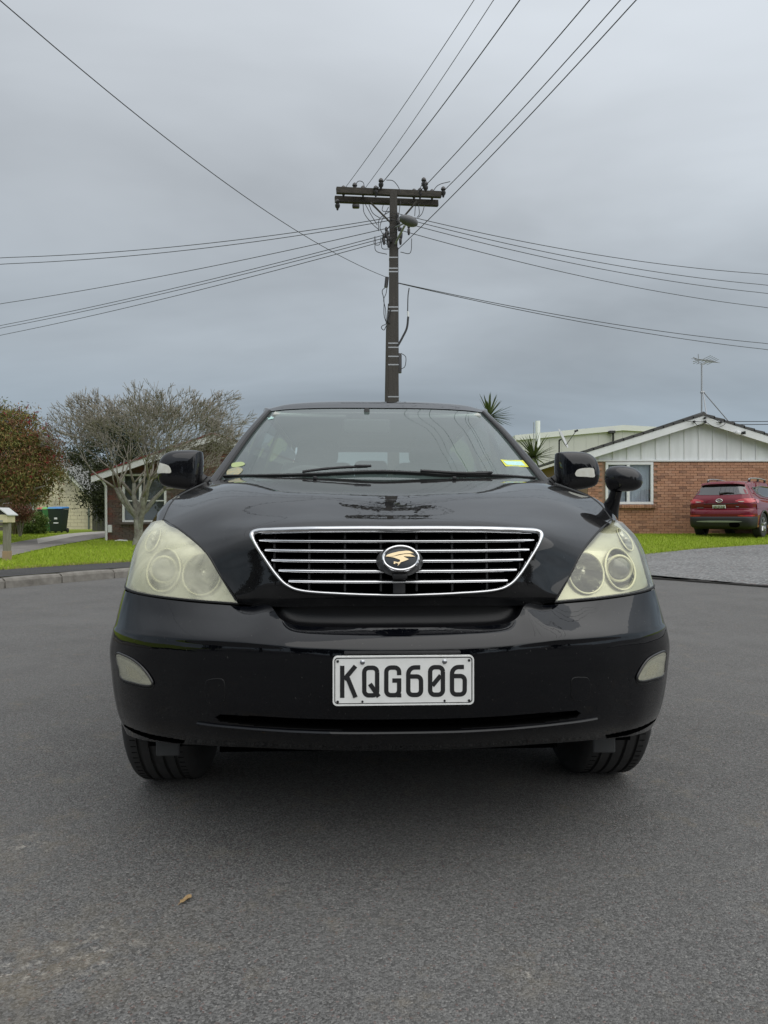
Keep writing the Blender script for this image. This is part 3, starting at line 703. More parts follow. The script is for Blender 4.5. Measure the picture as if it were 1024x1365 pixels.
# ---- wings, doors and rear quarters: one skin each side with the arches cut out
SIDE = [   # columns front to back, each from the bonnet gap / waist down to the sill
    [(.779, .627, .955), (.806, .65, .953), (.842, .715, .939), (.859, .61, .866), (.870, .535, .754), (.908, .55, .62), (.914, .56, .45), (.885, .565, .280)],
    [(.794, .77, 1.004), (.824, .775, .996), (.855, .78, .957), (.878, .76, .87), (.898, .74, .754), (.915, .74, .62), (.918, .74, .45), (.895, .74, .29)],
    [(.8085, .92, 1.042), (.832, .92, 1.032), (.866, .92, .985), (.892, .92, .88), (.908, .92, .76), (.920, .92, .62), (.920, .92, .45), (.90, .92, .29)],
    [(.808, 1.17, 1.090), (.836, 1.17, 1.075), (.872, 1.17, 1.02), (.895, 1.17, .90), (.908, 1.17, .76), (.917, 1.17, .62), (.916, 1.17, .45), (.893, 1.17, .28)],
    [(.802, 1.42, 1.121), (.838, 1.42, 1.102), (.874, 1.42, 1.04), (.897, 1.42, .91), (.909, 1.42, .76), (.915, 1.42, .62), (.913, 1.42, .45), (.886, 1.42, .27)],
    [(.806, 2.2, 1.130), (.845, 2.2, 1.112), (.878, 2.2, 1.05), (.90, 2.2, .92), (.91, 2.2, .76), (.914, 2.2, .62), (.91, 2.2, .45), (.882, 2.2, .27)],
    [(.803, 3.1, 1.160), (.843, 3.1, 1.138), (.878, 3.1, 1.07), (.90, 3.1, .94), (.912, 3.1, .77), (.916, 3.1, .62), (.911, 3.1, .45), (.885, 3.1, .28)],
    [(.785, 3.7, 1.185), (.83, 3.7, 1.16), (.868, 3.7, 1.09), (.895, 3.7, .95), (.911, 3.7, .77), (.917, 3.7, .62), (.912, 3.7, .45), (.89, 3.7, .30)],
    [(.745, 4.25, 1.20), (.79, 4.25, 1.17), (.83, 4.26, 1.10), (.862, 4.27, .96), (.88, 4.28, .77), (.888, 4.28, .62), (.885, 4.28, .45), (.86, 4.28, .33)],
    [(.665, 4.50, 1.20), (.705, 4.52, 1.17), (.745, 4.55, 1.10), (.775, 4.58, .96), (.79, 4.61, .77), (.80, 4.64, .62), (.80, 4.64, .45), (.78, 4.60, .36)],
]
AX1, AX2, AZ = .92, 3.635, .355
GS = surf(SIDE, 50, 190)
archhole = lambda c: (c[1]-AX1)**2+(c[2]-AZ)**2 < .405**2 or (c[1]-AX2)**2+(c[2]-AZ)**2 < .405**2
for s_ in (1, -1):
    G_ = GS if s_ > 0 else mir(GS)
    V, F = gridVF(G_, archhole); sd = mobj('side_panel', V, F, P_BLK, CAR)
    if s_ > 0: BV_S = bvh(*gridVF(GS))
    for ay in (AX1, AX2):
        aa = [a for a in np.linspace(R(-8), R(188), 50)]; pts = []
        for a in aa:
            y, z = ay+.405*math.cos(a), AZ+.405*math.sin(a)
            p = BV_S.ray_cast(Vector((2, y, z)), Vector((-1, 0, 0)))[0]
            if p is not None: pts.append(Vector((s_*(p.x), p.y, p.z)))
        mb = MB(); mb.tube(pts, .010, 8); mb.build('arch_lip', P_BLK, sd, True)
        Vl = [(s_*x, ay+.41*math.cos(a), AZ+.41*math.sin(a)) for a in np.linspace(0, math.pi, 24) for x in (.55, .89)]
        mobj('arch_liner', Vl, [(2*i, 2*i+1, 2*i+3, 2*i+2) for i in range(23)], M_VOID, sd)
        mobj('arch_back', [(s_*.55, ay+.41*math.cos(a), AZ+.41*math.sin(a)) for a in np.linspace(0, math.pi, 24)]+[(s_*.55, ay-.41, .2), (s_*.55, ay+.41, .2)], [tuple(range(26))], M_VOID, sd, False)
    # bonnet gap, door cuts and handles
    mb = MB(); mb.tube([(s_*(p[0]+.002), p[1], p[2]-.002) for p in cr([tuple(r[-1]) for r in HOOD[:3]], 40)], .0042, 6); mb.build('bonnet_gap', M_SEAL, sd, True)
    for yd in (1.42, 2.42, 3.30):
        pts = []
        for z in np.linspace(.34, 1.08, 30):
            p = BV_S.ray_cast(Vector((2, yd+(.03 if yd > 1.5 else 0)*(z-.7), z)), Vector((-1, 0, 0)))[0]
            if p is not None: pts.append(Vector((s_*p.x, p.y, p.z)))
        mb = MB(); mb.tube(pts, .003, 6); mb.build('door_gap', M_SEAL, sd, True)
    for yd in (2.22, 3.12):
        p = BV_S.ray_cast(Vector((2, yd, .95)), Vector((-1, 0, 0)))[0]
        MB().box((s_*(p.x+.016), yd, .95), (.022, .2, .03)).build('door_handle', P_BLK, sd, True, .01, 3)
    mb = MB(); mb.tube([(s_*.925, y, .50+.01*math.sin(y)) for y in np.linspace(1.36, 3.2, 20)], .012, 8); mb.build('rub_strip', P_BLK, sd, True)
    MB().box((s_*.85, 2.28, .255), (.10, 1.9, .07)).build('sill', M_PLAS, sd, True, .015)
# ---- windscreen, pillars, roof, glasshouse
WS = [
    [(0, 1.175, 1.112), (.3, 1.20, 1.113), (.57, 1.29, 1.116), (.752, 1.45, 1.118)],
    [(0, 1.45, 1.272), (.3, 1.47, 1.271), (.55, 1.55, 1.268), (.705, 1.68, 1.266)],
    [(0, 1.74, 1.425), (.3, 1.755, 1.423), (.52, 1.82, 1.420), (.650, 1.91, 1.416)],
    [(0, 2.03, 1.556), (.28, 2.04, 1.556), (.48, 2.08, 1.554), (.590, 2.13, 1.550)],
]
GW = surf([full(r) for r in WS], 81, 50); V, F = gridVF(GW); BV_W = bvh(V, F)
wind = mobj('windscreen', V, F, G_WIND, CAR)
# black frit band round the glass
Vf = []; Ff = []
nv, nu = GW.shape[:2]
for i in range(nv):
    for j in range(nu): Vf.append(GW[i, j]+np.array([0, .004, -.004]))
for i in range(nv-1):
    for j in range(nu-1):
        if j < 2 or j > nu-4 or i < 2 or i > nv-3: Ff.append((i*nu+j, i*nu+j+1, (i+1)*nu+j+1, (i+1)*nu+j))
mobj('windscreen_frit', Vf, Ff, mat('frit_black', (.01, .011, .011), .35), wind)
ROOF = [
    [(0, 2.035, 1.562), (.28, 2.045, 1.562), (.48, 2.085, 1.560), (.598, 2.135, 1.555)],
    [(0, 2.19, 1.619), (.28, 2.195, 1.617), (.49, 2.215, 1.607), (.612, 2.25, 1.588)],
    [(0, 2.40, 1.652), (.28, 2.40, 1.650), (.50, 2.41, 1.637), (.622, 2.42, 1.612)],
    [(0, 2.80, 1.672), (.29, 2.80, 1.668), (.51, 2.80, 1.655), (.63, 2.80, 1.628)],
    [(0, 3.3, 1.668), (.29, 3.3, 1.664), (.51, 3.3, 1.650), (.628, 3.3, 1.622)],
    [(0, 3.85, 1.628), (.28, 3.85, 1.625), (.50, 3.85, 1.61), (.608, 3.85, 1.585)],
    [(0, 4.12, 1.585), (.27, 4.12, 1.582), (.48, 4.12, 1.57), (.585, 4.12, 1.55)],
]
V, F = gridVF(surf([full(r) for r in ROOF], 81, 70)); mobj('roof', V, F, P_BLK, CAR)
for s_ in (1, -1):
    inner = [tuple(r[-1]) for r in WS]+[tuple(r[-1]) for r in ROOF[1:]]
    inner = [inner[0], inner[1], inner[2], inner[3], (.612, 2.25, 1.588), (.622, 2.42, 1.612), (.63, 2.80, 1.628), (.628, 3.3, 1.622), (.608, 3.85, 1.585), (.585, 4.12, 1.55)]
    outer = [(.806, 1.50, 1.122), (.757, 1.74, 1.262), (.702, 1.98, 1.408), (.650, 2.22, 1.535), (.655, 2.34, 1.572), (.665, 2.50, 1.592), (.672, 2.82, 1.600), (.670, 3.3, 1.592), (.648, 3.85, 1.552), (.622, 4.13, 1.515)]
    mid = [((a[0]+b[0])/2+.010, (a[1]+b[1])/2-.012, (a[2]+b[2])/2+.016) for a, b in zip(inner, outer)]
    low = [(b[0]-.004, b[1]+.02, b[2]-.03) for b in outer]
    Gp_ = surf([inner, mid, outer, low], 90, 14); V, F = gridVF(Gp_ if s_ > 0 else mir(Gp_)); mobj('roof_pillar', V, F, P_BLK, CAR)
    mb = MB(); mb.tube([(s_*(p[0]+.004), p[1], p[2]+.004) for p in cr(inner[:4], 30)], .009, 8); mb.build('windscreen_seal', M_SEAL, wind, True)
    # side glass
    topl = [(p[0]-.006, p[1]+.02, p[2]-.028) for p in outer]; topl[0] = (.80, 1.55, 1.125)
    bl_ = [(.802, 1.56, 1.12), (.806, 1.8, 1.125), (.806, 2.05, 1.128), (.806, 2.3, 1.131), (.806, 2.42, 1.134), (.806, 2.56, 1.138), (.804, 2.85, 1.15), (.80, 3.3, 1.166), (.77, 3.85, 1.19), (.735, 4.25, 1.20)]
    md = [((a[0]+b[0])/2+.012, (a[1]+b[1])/2, (a[2]+b[2])/2) for a, b in zip(topl, bl_)]
    Gg = surf([topl, md, bl_], 80, 12); V, F = gridVF(Gg if s_ > 0 else mir(Gg)); sg = mobj('side_window', V, F, G_SIDE, CAR)
    for yb, wd in ((2.42, .09), (3.25, .10)):
        j = int(np.argmin(np.abs(Gg[6, :, 1]-yb))); c = Gg[:, j]
        mb = MB(); mb.tube([(s_*(q[0]+.002), q[1], q[2]) for q in c], 1, sec=[(-wd/2, -.008), (wd/2, -.008), (wd/2, .008), (-wd/2, .008)], up=(s_, 0, 0)); mb.build('window_pillar', M_PLASG, sg)
    mb = MB(); mb.tube([(s_*(p[0]+.005), p[1], p[2]) for p in cr(bl_, 40)], .008, 6); mb.build('waist_trim', M_PLAS, sg, True)
# tailgate and rear glass, rear bumper
TG = [[(0, 4.12, 1.582), (.3, 4.12, 1.578), (.50, 4.12, 1.565), (.60, 4.13, 1.54)],
      [(0, 4.33, 1.40), (.3, 4.33, 1.40), (.53, 4.30, 1.39), (.66, 4.27, 1.37)],
      [(0, 4.53, 1.20), (.3, 4.53, 1.20), (.53, 4.51, 1.20), (.672, 4.49, 1.20)]]
G_ = surf([full(r) for r in TG], 61, 24)
V, F = gridVF(G_, lambda c: abs(c[0]) < .53 and 1.22 < c[2] < 1.52); mobj('tailgate_frame', V, F, P_BLK, CAR)
V, F = gridVF(G_+np.array([0, -.004, -.002]), lambda c: not (abs(c[0]) < .56 and 1.20 < c[2] < 1.54)); mobj('rear_window', V, F, glass('rear_glass', (.5, .54, .52), .04), CAR)
TB = [[(0, 4.53, 1.20), (.3, 4.53, 1.20), (.53, 4.51, 1.20), (.672, 4.49, 1.20)], [(0, 4.62, .95), (.3, 4.62, .95), (.55, 4.60, .95), (.778, 4.575, .95)],
      [(0, 4.66, .72), (.3, 4.66, .72), (.6, 4.64, .72), (.795, 4.61, .72)], [(0, 4.73, .58), (.3, 4.73, .58), (.6, 4.70, .58), (.80, 4.64, .58)], [(0, 4.71, .38), (.3, 4.71, .38), (.6, 4.68, .38), (.785, 4.60, .36)]]
V, F = gridVF(surf([full(r) for r in TB], 51, 30)); mobj('tailgate', V, F, P_BLK, CAR)
# cowl, underside
V, F = gridVF(surf([full(r) for r in [[(0, 1.10, 1.106), (.3, 1.13, 1.112), (.6, 1.235, 1.117), (.80, 1.40, 1.105)], [(0, 1.185, 1.108), (.3, 1.21, 1.109), (.58, 1.30, 1.112), (.80, 1.49, 1.112)]]], 61, 6)); mobj('cowl_panel', V, F, M_PLAS, CAR)
MB().box((0, 2.45, .27), (1.55, 4.0, .06)).build('floor_pan', M_VOID, CAR)
MB().box((0, .66, .315), (1.17, .62, .06)).build('undertray', M_VOID, CAR)
MB().box((0, .62, .52), (1.08, .5, .40)).build('engine_block', M_VOID, CAR)
MB().box((0, .96, .195), (1.22, .42, .15)).build('underbody_light_block', M_VOID, CAR)  # unseen box added to keep light from under the front off the inner tyres
for s_ in (1, -1):
    p = cpt(224, 996, .44) if s_ < 0 else cpt(805, 992, .44)
    mb = MB(); mb.box(p+Vector((0, 0, .03)), (.075, .014, .115)); mb.build('wheel_deflector', mat('deflector_rubber', (.055, .057, .058), .6), CAR, True, .012, 3)
# ---- wheels
prof = [(.215, -.100), (.232, -.108), (.30, -.1165), (.335, -.1145), (.352, -.103), (.3585, -.092)]
gs = []
for gx_ in (-.0585, -.020, .020, .0585):
    gs += [(.3600+.0010*(1-abs(gx_)/.06), gx_-.006), (.352, gx_-.0042), (.352, gx_+.0042), (.3600+.0010*(1-abs(gx_)/.06), gx_+.006)]
prof = prof+[(.360, -.080)]+gs+[(.360, .080)]+[(r, -h) for r, h in reversed(prof)]
def wheel(px_, py_, s_, steer=0):
    wh = bpy.data.objects.new('wheel', None); COL.objects.link(wh); wh.parent = CAR; wh.location = (px_, py_, .3585); wh.rotation_euler = (0, 0, steer)
    mb = MB(); mb.lathe(prof, 96, 'X'); ty = mb.build('tyre', M_RUB, wh, True)
    mb = MB()
    for k in range(84):          # shoulder sipes
        a = 2*math.pi*k/84
        for sd_ in (-1, 1):
            c = Vector((sd_*.0755, .3592*math.cos(a), .3592*math.sin(a))); M = Matrix.Rotation(a, 3, 'X')
            mb.box(c, (.018, .0035, .0020), M)
    mb.build('tread_sipes', M_VOID, ty)['kind'] = 'stuff'
    mb = MB(); mb.lathe([(.216, -.10), (.222, -.095), (.205, -.06), (.20, 0), (.205, .06), (.222, .098), (.216, .104), (.206, .098), (.196, .06), (.19, .02), (.06, .045), (.001, .05)], 48, 'X')
    rim = mb.build('rim', M_ALLOY, wh, True)
    if s_ < 0: rim.scale = (-1, 1, 1)
    for k in range(5):
        a = 2*math.pi*k/5; M = Matrix.Rotation(a, 3, 'X')
        mb = MB(); mb.tube([M @ Vector((s_*.075, 0, .04)), M @ Vector((s_*.088, 0, .12)), M @ Vector((s_*.098, 0, .205))], [.03, .026, .032], 8); mb.build('spoke', M_ALLOY, rim if s_ > 0 else wh, True)
for s_ in (1, -1):
    wheel(s_*.785, AX1-.03, s_); wheel(s_*.79, AX2, s_)
# ---- number plate
plate = bpy.data.objects.new('number_plate', None); COL.objects.link(plate); plate.parent = CAR
PC = Vector((.002, -.0205, .5495))
M_PW = mat('plate_white', (.84, .84, .82), .42, noise=(25, (.72, .72, .69), .3)); M_PB = mat('plate_black', (.012, .012, .013), .5)
def rrect(hw, hh, r, n=6):
    P = []
    for cx_, cz_, a0 in ((hw-r, hh-r, 0), (-hw+r, hh-r, 90), (-hw+r, -hh+r, 180), (hw-r, -hh+r, 270)):
        for k in range(n+1): a = R(a0+90*k/n); P.append((cx_+r*math.cos(a), cz_+r*math.sin(a)))
    return P
def pl_poly(name, P, d0, d1, m, parent): mb = MB(); mb.prism([(PC.x+a, PC.z+b) for a, b in P], PC.y-d0, PC.y-d1); return mb.build(name, m, parent)
pl_poly('plate_blank', rrect(.180, .0625, .011), -.006, .004, M_PW, plate)
def ring_strip(name, Po, Pi, d, m, parent):
    n = len(Po); V = [(PC.x+a, PC.y-d, PC.z+b) for a, b in Po+Pi]+[(PC.x+a, PC.y, PC.z+b) for a, b in Po+Pi]
    F = [(i, (i+1) % n, n+(i+1) % n, n+i) for i in range(n)]+[(2*n+i, 2*n+(i+1) % n, (i+1) % n, i) for i in range(n)]+[(n+i, n+(i+1) % n, 3*n+(i+1) % n, 3*n+i) for i in range(n)]
    return mobj(name, V, F, m, parent, False)
ring_strip('plate_black_line', rrect(.1762, .0588, .0085), rrect(.1742, .0568, .0072), .0046, M_PB, plate)
ring_strip('plate_raised_edge', rrect(.1805, .063, .0115), rrect(.1770, .0596, .009), .0058, M_PW, plate)
sw = .0112; gh = .0815; gw = .0440
def stroke(P, d, name, w_=sw):
    P = [Vector((a, b)) for a, b in P]; n = len(P); Lf = []; Rt = []
    for i in range(n):
        t0 = (P[i]-P[i-1]).normalized() if i else None; t1 = (P[i+1]-P[i]).normalized() if i < n-1 else None
        if t0 is None: t0 = t1
        if t1 is None: t1 = t0
        tt = (t0+t1).normalized(); nn = Vector((-tt.y, tt.x)); k = w_/2/max(.35, nn.dot(Vector((-t0.y, t0.x))))
        Lf.append(P[i]+nn*k); Rt.append(P[i]-nn*k)
    V = []
    for a, b in zip(Lf, Rt):
        for q, dd_ in ((a, 0), (a, d), (b, d), (b, 0)): V.append((PC.x+q.x, PC.y-.0025-dd_, PC.z+q.y))
    F = []
    for i in range(n-1):
        for j in range(4): F.append((i*4+j, i*4+(j+1) % 4, (i+1)*4+(j+1) % 4, (i+1)*4+j))
    F += [(3, 2, 1, 0), ((n-1)*4, (n-1)*4+1, (n-1)*4+2, (n-1)*4+3)]
    return V, F
def arcp(cx_, cz_, r, a0, a1, n=6): return [(cx_+r*math.cos(R(a)), cz_+r*math.sin(R(a))) for a in np.linspace(a0, a1, n)]
hw, hh, q = gw/2-sw/2, gh/2-sw/2, .0115
def oval(): return arcp(hw-q, hh-q, q, 0, 90)+arcp(-hw+q, hh-q, q, 90, 180)+arcp(-hw+q, -hh+q, q, 180, 270)+arcp(hw-q, -hh+q, q, 270, 360)+[(hw, 0), (hw, hh-q)]
six = [(hw-.002, hh)]+arcp(-hw+q*1.5, hh-q*1.5, q*1.5, 90, 180, 8)+arcp(-hw+q, -hh+q, q, 180, 270)+arcp(hw-q, -hh+q, q, 270, 360)+arcp(hw-q, .006-q+.006, q, 0, 90)+[(-hw+sw*.45, .012)]
GL_ = {'K': [[(-hw, -gh/2), (-hw, gh/2)], [(hw+.001, gh/2-.001), (-hw+sw*.45, .006)], [(-hw+sw*1.15, .012), (hw+.001, -gh/2+.001)]],
       'Q': [oval(), [(-.002, -.006), (hw+.004, -gh/2+.002)]],
       'G': [arcp(hw-q, hh-q, q, 0, 90)[0:1] and [(hw, hh-q*1.7)]+arcp(hw-q, hh-q, q, 0, 90)+arcp(-hw+q, hh-q, q, 90, 180)+arcp(-hw+q, -hh+q, q, 180, 270)+arcp(hw-q, -hh+q, q, 270, 330)+[(hw, -hh+q), (hw, .002), (-.001, .002)], [(hw, -hh+.004), (hw, -gh/2)]],
       '6': [six], '0': [oval(), [(-hw+sw*.5, -.012), (hw-sw*.5, .014)]]}
for i, chx in enumerate('KQG606'):
    xc = ((110+218)/2+(i*134.2)-499)*.000418; mb = MB()
    for k, st in enumerate(GL_[chx]): mb.add(*stroke([(a+xc, b-.002) for a, b in st], .0022+.0004*k, chx))
    mb.build('plate_character', M_PB, plate)
for x, z, r_ in ((-.168, .050, .0035), (.168, .050, .0035), (-.168, -.053, .0035), (.168, -.053, .0035), (-.105, -.053, .003), (.105, -.053, .003)):
    mb = MB(); mb.lathe([(.0001, 0), (r_, 0), (r_, .003)], 12, 'Y', (PC.x+x, PC.y-.0052, PC.z+z)); mb.build('plate_hole', M_PB, plate)
for x in (-.105, .105):
    mb = MB(); mb.lathe([(.0001, -.0035), (.004, -.003), (.0062, -.001), (.0066, .002)], 16, 'Y', (PC.x+x, PC.y-.0045, PC.z+.0475)); mb.build('plate_screw', M_CHROME2, plate, True)
MB().box((0, -.004, .618), (.30, .024, .007)).build('plate_bracket', M_PLAS, CAR, True, .002)
MB().box((0, -.008, .55), (.34, .014, .11)).build('plate_holder', M_PLAS, CAR, True, .002)
# ---- door mirrors and the small fender mirror
for s_ in (1, -1):
    ox = [(.842, 1.125), (.838, 1.20), (.840, 1.262), (.852, 1.277), (.93, 1.279), (.985, 1.270), (1.020, 1.240), (1.036, 1.19), (1.035, 1.15), (1.020, 1.118), (.98, 1.103), (.92, 1.094), (.86, 1.090), (.847, 1.10)]
    P = closed_cr(ox, 56); V, F = pillow([(s_*a, b) for a, b in P], 1.545, .095, .045, 12, 4.2)
    mir_ = mobj('door_mirror', V, F, P_BLK, CAR); bm_ = bvh(V, F)
    if s_ > 0: tl_ = [(768, 628), (775, 624.5), (790, 624), (792.3, 630), (792, 636), (780, 635.5), (768, 634.5)]
    else: tl_ = [(209.5, 617.5), (219, 618.5), (226, 622), (228, 630), (218, 630.5), (208.8, 630)]
    tl_ = decal('mirror_turn_lens', tl_, bm_, mat('turn_lens', (.72, .72, .66), .18, noise=(40, (.55, .54, .45), .3)), mir_, .0015, 6, 40, True)
    lo_ = [(x, z) for x, z in P if z < 1.185]
    mb = MB(); mb.tube([(s_*.835, 1.56, 1.135), (s_*.86, 1.56, 1.15)], .03, 10)
    mb.tube([(s_*.79, 1.60, 1.125), (s_*.84, 1.575, 1.13), (s_*.90, 1.56, 1.135)], [.035, .032, .028], 10); mb.build('mirror_arm', M_PLAS, mir_, True)
    gp_ = [(s_*(.936+(a-.936)*.88), 1.588, 1.185+(b-1.185)*.86) for a, b in P]; mobj('mirror_glass', gp_, [tuple(range(len(gp_)))], M_CHROME, mir_, False)
    # lower half of the shell is satin black
    Vm = np.array(V); mir_.data.materials.append(M_PLASG)
    for pl_ in mir_.data.polygons:
        if sum(V[i][2] for i in pl_.vertices)/len(pl_.vertices) < 1.172: pl_.material_index = 1
def cl(px, py, y=.80): p = cpt(px, py, y); return (p.x, p.z)
fo = [cl(*p) for p in ((806.5, 636), (809, 626), (817, 621.5), (830, 621), (843, 624), (852, 631), (855, 640), (853, 649), (845, 654), (830, 655.5), (816, 655), (809, 648))]
V, F = pillow(closed_cr(fo, 48), .80, .06, .035, 9, 2.3); fm = mobj('fender_mirror', V, F, M_PLASG, CAR)
b0 = cpt(813, 681, .84); t0 = cpt(822, 653, .80)
mb = MB(); mb.tube([b0+Vector((0, .02, -.03)), b0+Vector((.004, .01, .008)), (b0+t0)/2+Vector((.002, 0, 0)), t0], [.040, .034, .024, .021], 12); mb.build('mirror_stalk', M_PLASG, fm, True)
mb = MB(); mb.lathe([(.001, .008), (.03, .006), (.042, 0), (.043, -.006)], 24, 'Z', b0+Vector((-.012, .01, -.022)), Matrix.Rotation(R(38), 3, 'Y') @ Matrix.Diagonal((.55, 1.2, 1))); mb.build('mirror_foot', M_PLASG, fm, True)
# ---- wipers, stickers, aerial film
for arm, blade, hub in (([(404, 635.5), (430, 632), (460, 629.5), (490, 628.5)], [(300, 637.5), (360, 637), (420, 635.5), (500, 632), (562, 634)], (417, 636.5)), ([(560, 634), (610, 637), (650, 637)], [(508, 631.5), (560, 634), (600, 636.5), (660, 637), (712, 640)], (610, 637.5))):
    wi = bpy.data.objects.new('wiper', None); COL.objects.link(wi); wi.parent = CAR
    pts = [hit(BV_W, a, b-.6, .010) for a, b in blade]; pts = [p for p in pts if p is not None]
    mb = MB(); mb.tube(cr(pts, 24), 1, sec=[(-.004, -.009), (.004, -.009), (.0055, .005), (-.0055, .005)], up=(0, -.5, .8)); mb.build('wiper_blade', M_SEAL, wi)
    pts = [hit(BV_W, a, b-1.2, .020) for a, b in arm]; pts = [p for p in pts if p is not None]
    mb = MB(); mb.tube(cr(pts, 20), [.006]*20, 8); mb.build('wiper_arm', M_PLAS, wi, True)
    c = pts[-1]; MB().box(c+Vector((-.03 if arm[0][0] < 400 else -.02, 0, .002)), (.075, .014, .012)).build('wiper_joint', M_PLAS, wi, True, .005)
st = decal('windscreen_sticker', [(667, 613), (697, 614), (705, 623), (674, 622)], BV_W, mat('sticker_yellow', (.66, .66, .06), .5), wind, .002, 3, 4, False)
decal('sticker_face', [(670.5, 615), (694.5, 615.8), (700, 621.3), (676, 620.2)], BV_W, mat('sticker_teal', (.30, .66, .62), .5, noise=(90, (.6, .8, .76), .2)), st, .003, 3, 4, False)
st2 = decal('registration_label', [(310, 618), (322, 616), (327, 619), (321, 622), (310, 623)], BV_W, mat('sticker_green', (.42, .50, .22), .5), wind, .002, 4, 30)
decal('registration_holder', [(304, 627), (318, 623), (324, 627), (316, 634), (304, 635)], BV_W, mat('sticker_dull', (.24, .30, .24), .5, noise=(60, (.5, .4, .2), .2)), wind, .002, 4, 30)
decal('toll_tag', [(354, 557), (362, 555), (366, 558), (357, 560)], BV_W, mat('tag_pale', (.42, .62, .58), .5), wind, .002, 3, 4, False)
for a, b in ((419, 638.5), (608, 638.5)):
    p = cpt(a, b, 1.0); r_ = BV_H.ray_cast(Vector((p.x, 1.05, 2)), Vector((0, 0, -1)))[0]
    MB().box(r_+Vector((0, 0, .007)), (.016, .02, .014)).build('washer_jet', M_PLAS, CAR, True, .004)
# ---- cabin
M_TRIM = mat('cabin_trim', (.055, .056, .055), .8); M_SEAT = mat('seat_cloth', (.20, .20, .19), .9, noise=(30, (.15, .15, .14), .3)); M_LINER = mat('headlining', (.42, .43, .40), .9)
dash = surf([full(r) for r in [[(0, 1.25, 1.09), (.4, 1.3, 1.09), (.72, 1.45, 1.09)], [(0, 1.55, 1.115), (.4, 1.58, 1.115), (.74, 1.66, 1.11)], [(0, 1.75, 1.09), (.4, 1.77, 1.09), (.75, 1.80, 1.08)], [(0, 1.80, .8), (.4, 1.82, .8), (.75, 1.84, .8)]]], 41, 20)
V, F = gridVF(dash); mobj('dashboard', V, F, M_TRIM, CAR)
MB().box((-.37, 1.66, 1.115), (.34, .16, .07)).build('instrument_hood', M_TRIM, CAR, True, .03, 3)
Mst = Matrix.Rotation(R(-62), 3, 'X'); mb = MB()
mb.tube([Vector((-.37, 1.92, 1.05))+Mst @ Vector((.19*math.cos(a), .19*math.sin(a), 0)) for a in np.linspace(0, 2*math.pi, 48, endpoint=False)], .017, 10, True)
mb.box((-.37, 1.905, 1.05), (.15, .05, .12), None); mb.tube([(-.55, 1.92, 1.05), (-.19, 1.92, 1.05)], .014, 8); mb.build('steering_wheel', M_TRIM, CAR, True)
for sx in (-.37, .37):
    se = bpy.data.objects.new('front_seat', None); COL.objects.link(se); se.parent = CAR
    MB().box((sx, 2.52, .70), (.50, .52, .20)).build('seat_cushion', M_SEAT, se, True, .06, 3)
    MB().box((sx, 2.80, 1.02), (.48, .16, .62), Matrix.Rotation(R(-14), 3, 'X')).build('seat_back', M_SEAT, se, True, .06, 3)
    MB().box((sx, 2.90, 1.40), (.27, .10, .17), Matrix.Rotation(R(-10), 3, 'X')).build('headrest', M_SEAT, se, True, .045, 3)
rs = bpy.data.objects.new('rear_seat', None); COL.objects.link(rs); rs.parent = CAR
MB().box((0, 3.62, .98), (1.30, .16, .62), Matrix.Rotation(R(-16), 3, 'X')).build('seat_back', M_SEAT, rs, True, .06, 3)
for sx in (-.42, .0, .42): MB().box((sx, 3.74, 1.34), (.26, .09, .14)).build('headrest', M_SEAT, rs, True, .04, 3)
V, F = gridVF(surf([full([(x, y, z-.03) for x, y, z in r]) for r in ROOF], 31, 20)); mobj('headlining', V, F, M_LINER, CAR)
MB().box((-.06, 1.98, 1.455), (.25, .03, .075)).build('rear_view_mirror', M_TRIM, CAR, True, .014, 3)
MB().box((-.06, 1.985, 1.515), (.03, .03, .07)).build('mirror_mount', M_TRIM, CAR, True, .006)
for sx in (-.37, .37): MB().box((sx, 2.13, 1.545), (.40, .17, .02), Matrix.Rotation(R(18), 3, 'X')).build('sun_visor', M_LINER, CAR, True, .008)
MB().box((0, 2.9, .42), (1.45, 3.1, .10)).build('cabin_floor', M_TRIM, CAR)
# ================================================================ buildings
M_WHITE = mat('white_paint', (.74, .75, .75), .55, noise=(3, (.62, .63, .62), .3))
M_BOARD = mat('weatherboard_paint', (.78, .80, .80), .6, noise=(1.6, (.62, .64, .63), .25, (3, 3, .35)))
M_MORT = mat('mortar', (.34, .22, .155), .95, bump=(60, .5))
M_MORTL = mat('mortar_dark', (.19, .16, .14), .95, bump=(60, .5))
M_BRK = mat('orange_brick', (.4, .2, .1), .9, island=[(.26, .12, .07), (.47, .235, .14), (.51, .27, .165), (.45, .22, .13), (.52, .29, .19), (.14, .07, .05)], noise=(3, (.36, .195, .125), .3, (1, 1, 4)))
M_BRKL = mat('dark_red_brick', (.2, .07, .05), .9, island=[(.10, .07, .055), (.17, .055, .04), (.21, .07, .05), (.12, .085, .07), (.15, .05, .04), (.09, .06, .05)], noise=(1.3, (.105, .085, .07), .12))
M_TILE = mat('roof_tile_dark', (.05, .052, .055), .8, noise=(5, (.09, .085, .08), .3))
M_REDR = mat('red_roof', (.20, .026, .026), .7, noise=(4, (.11, .03, .03), .3))
M_CREAM = mat('cream_block', (.62, .54, .38), .85, island=[(.66, .58, .42), (.72, .64, .46), (.62, .55, .41), (.70, .61, .44)])
t_ = M_CREAM.node_tree; g_ = t_.nodes.new('ShaderNodeNewGeometry'); n_ = t_.nodes.new('ShaderNodeTexNoise'); n_.inputs['Scale'].default_value = .45; n_.inputs['Detail'].default_value = 7; t_.links.new(g_.outputs['Position'], n_.inputs['Vector'])
r_ = t_.nodes.new('ShaderNodeMapRange'); t_.links.new(n_.outputs[0], r_.inputs[0]); r_.inputs[1].default_value = .46; r_.inputs[2].default_value = .66; r_.inputs[4].default_value = .85
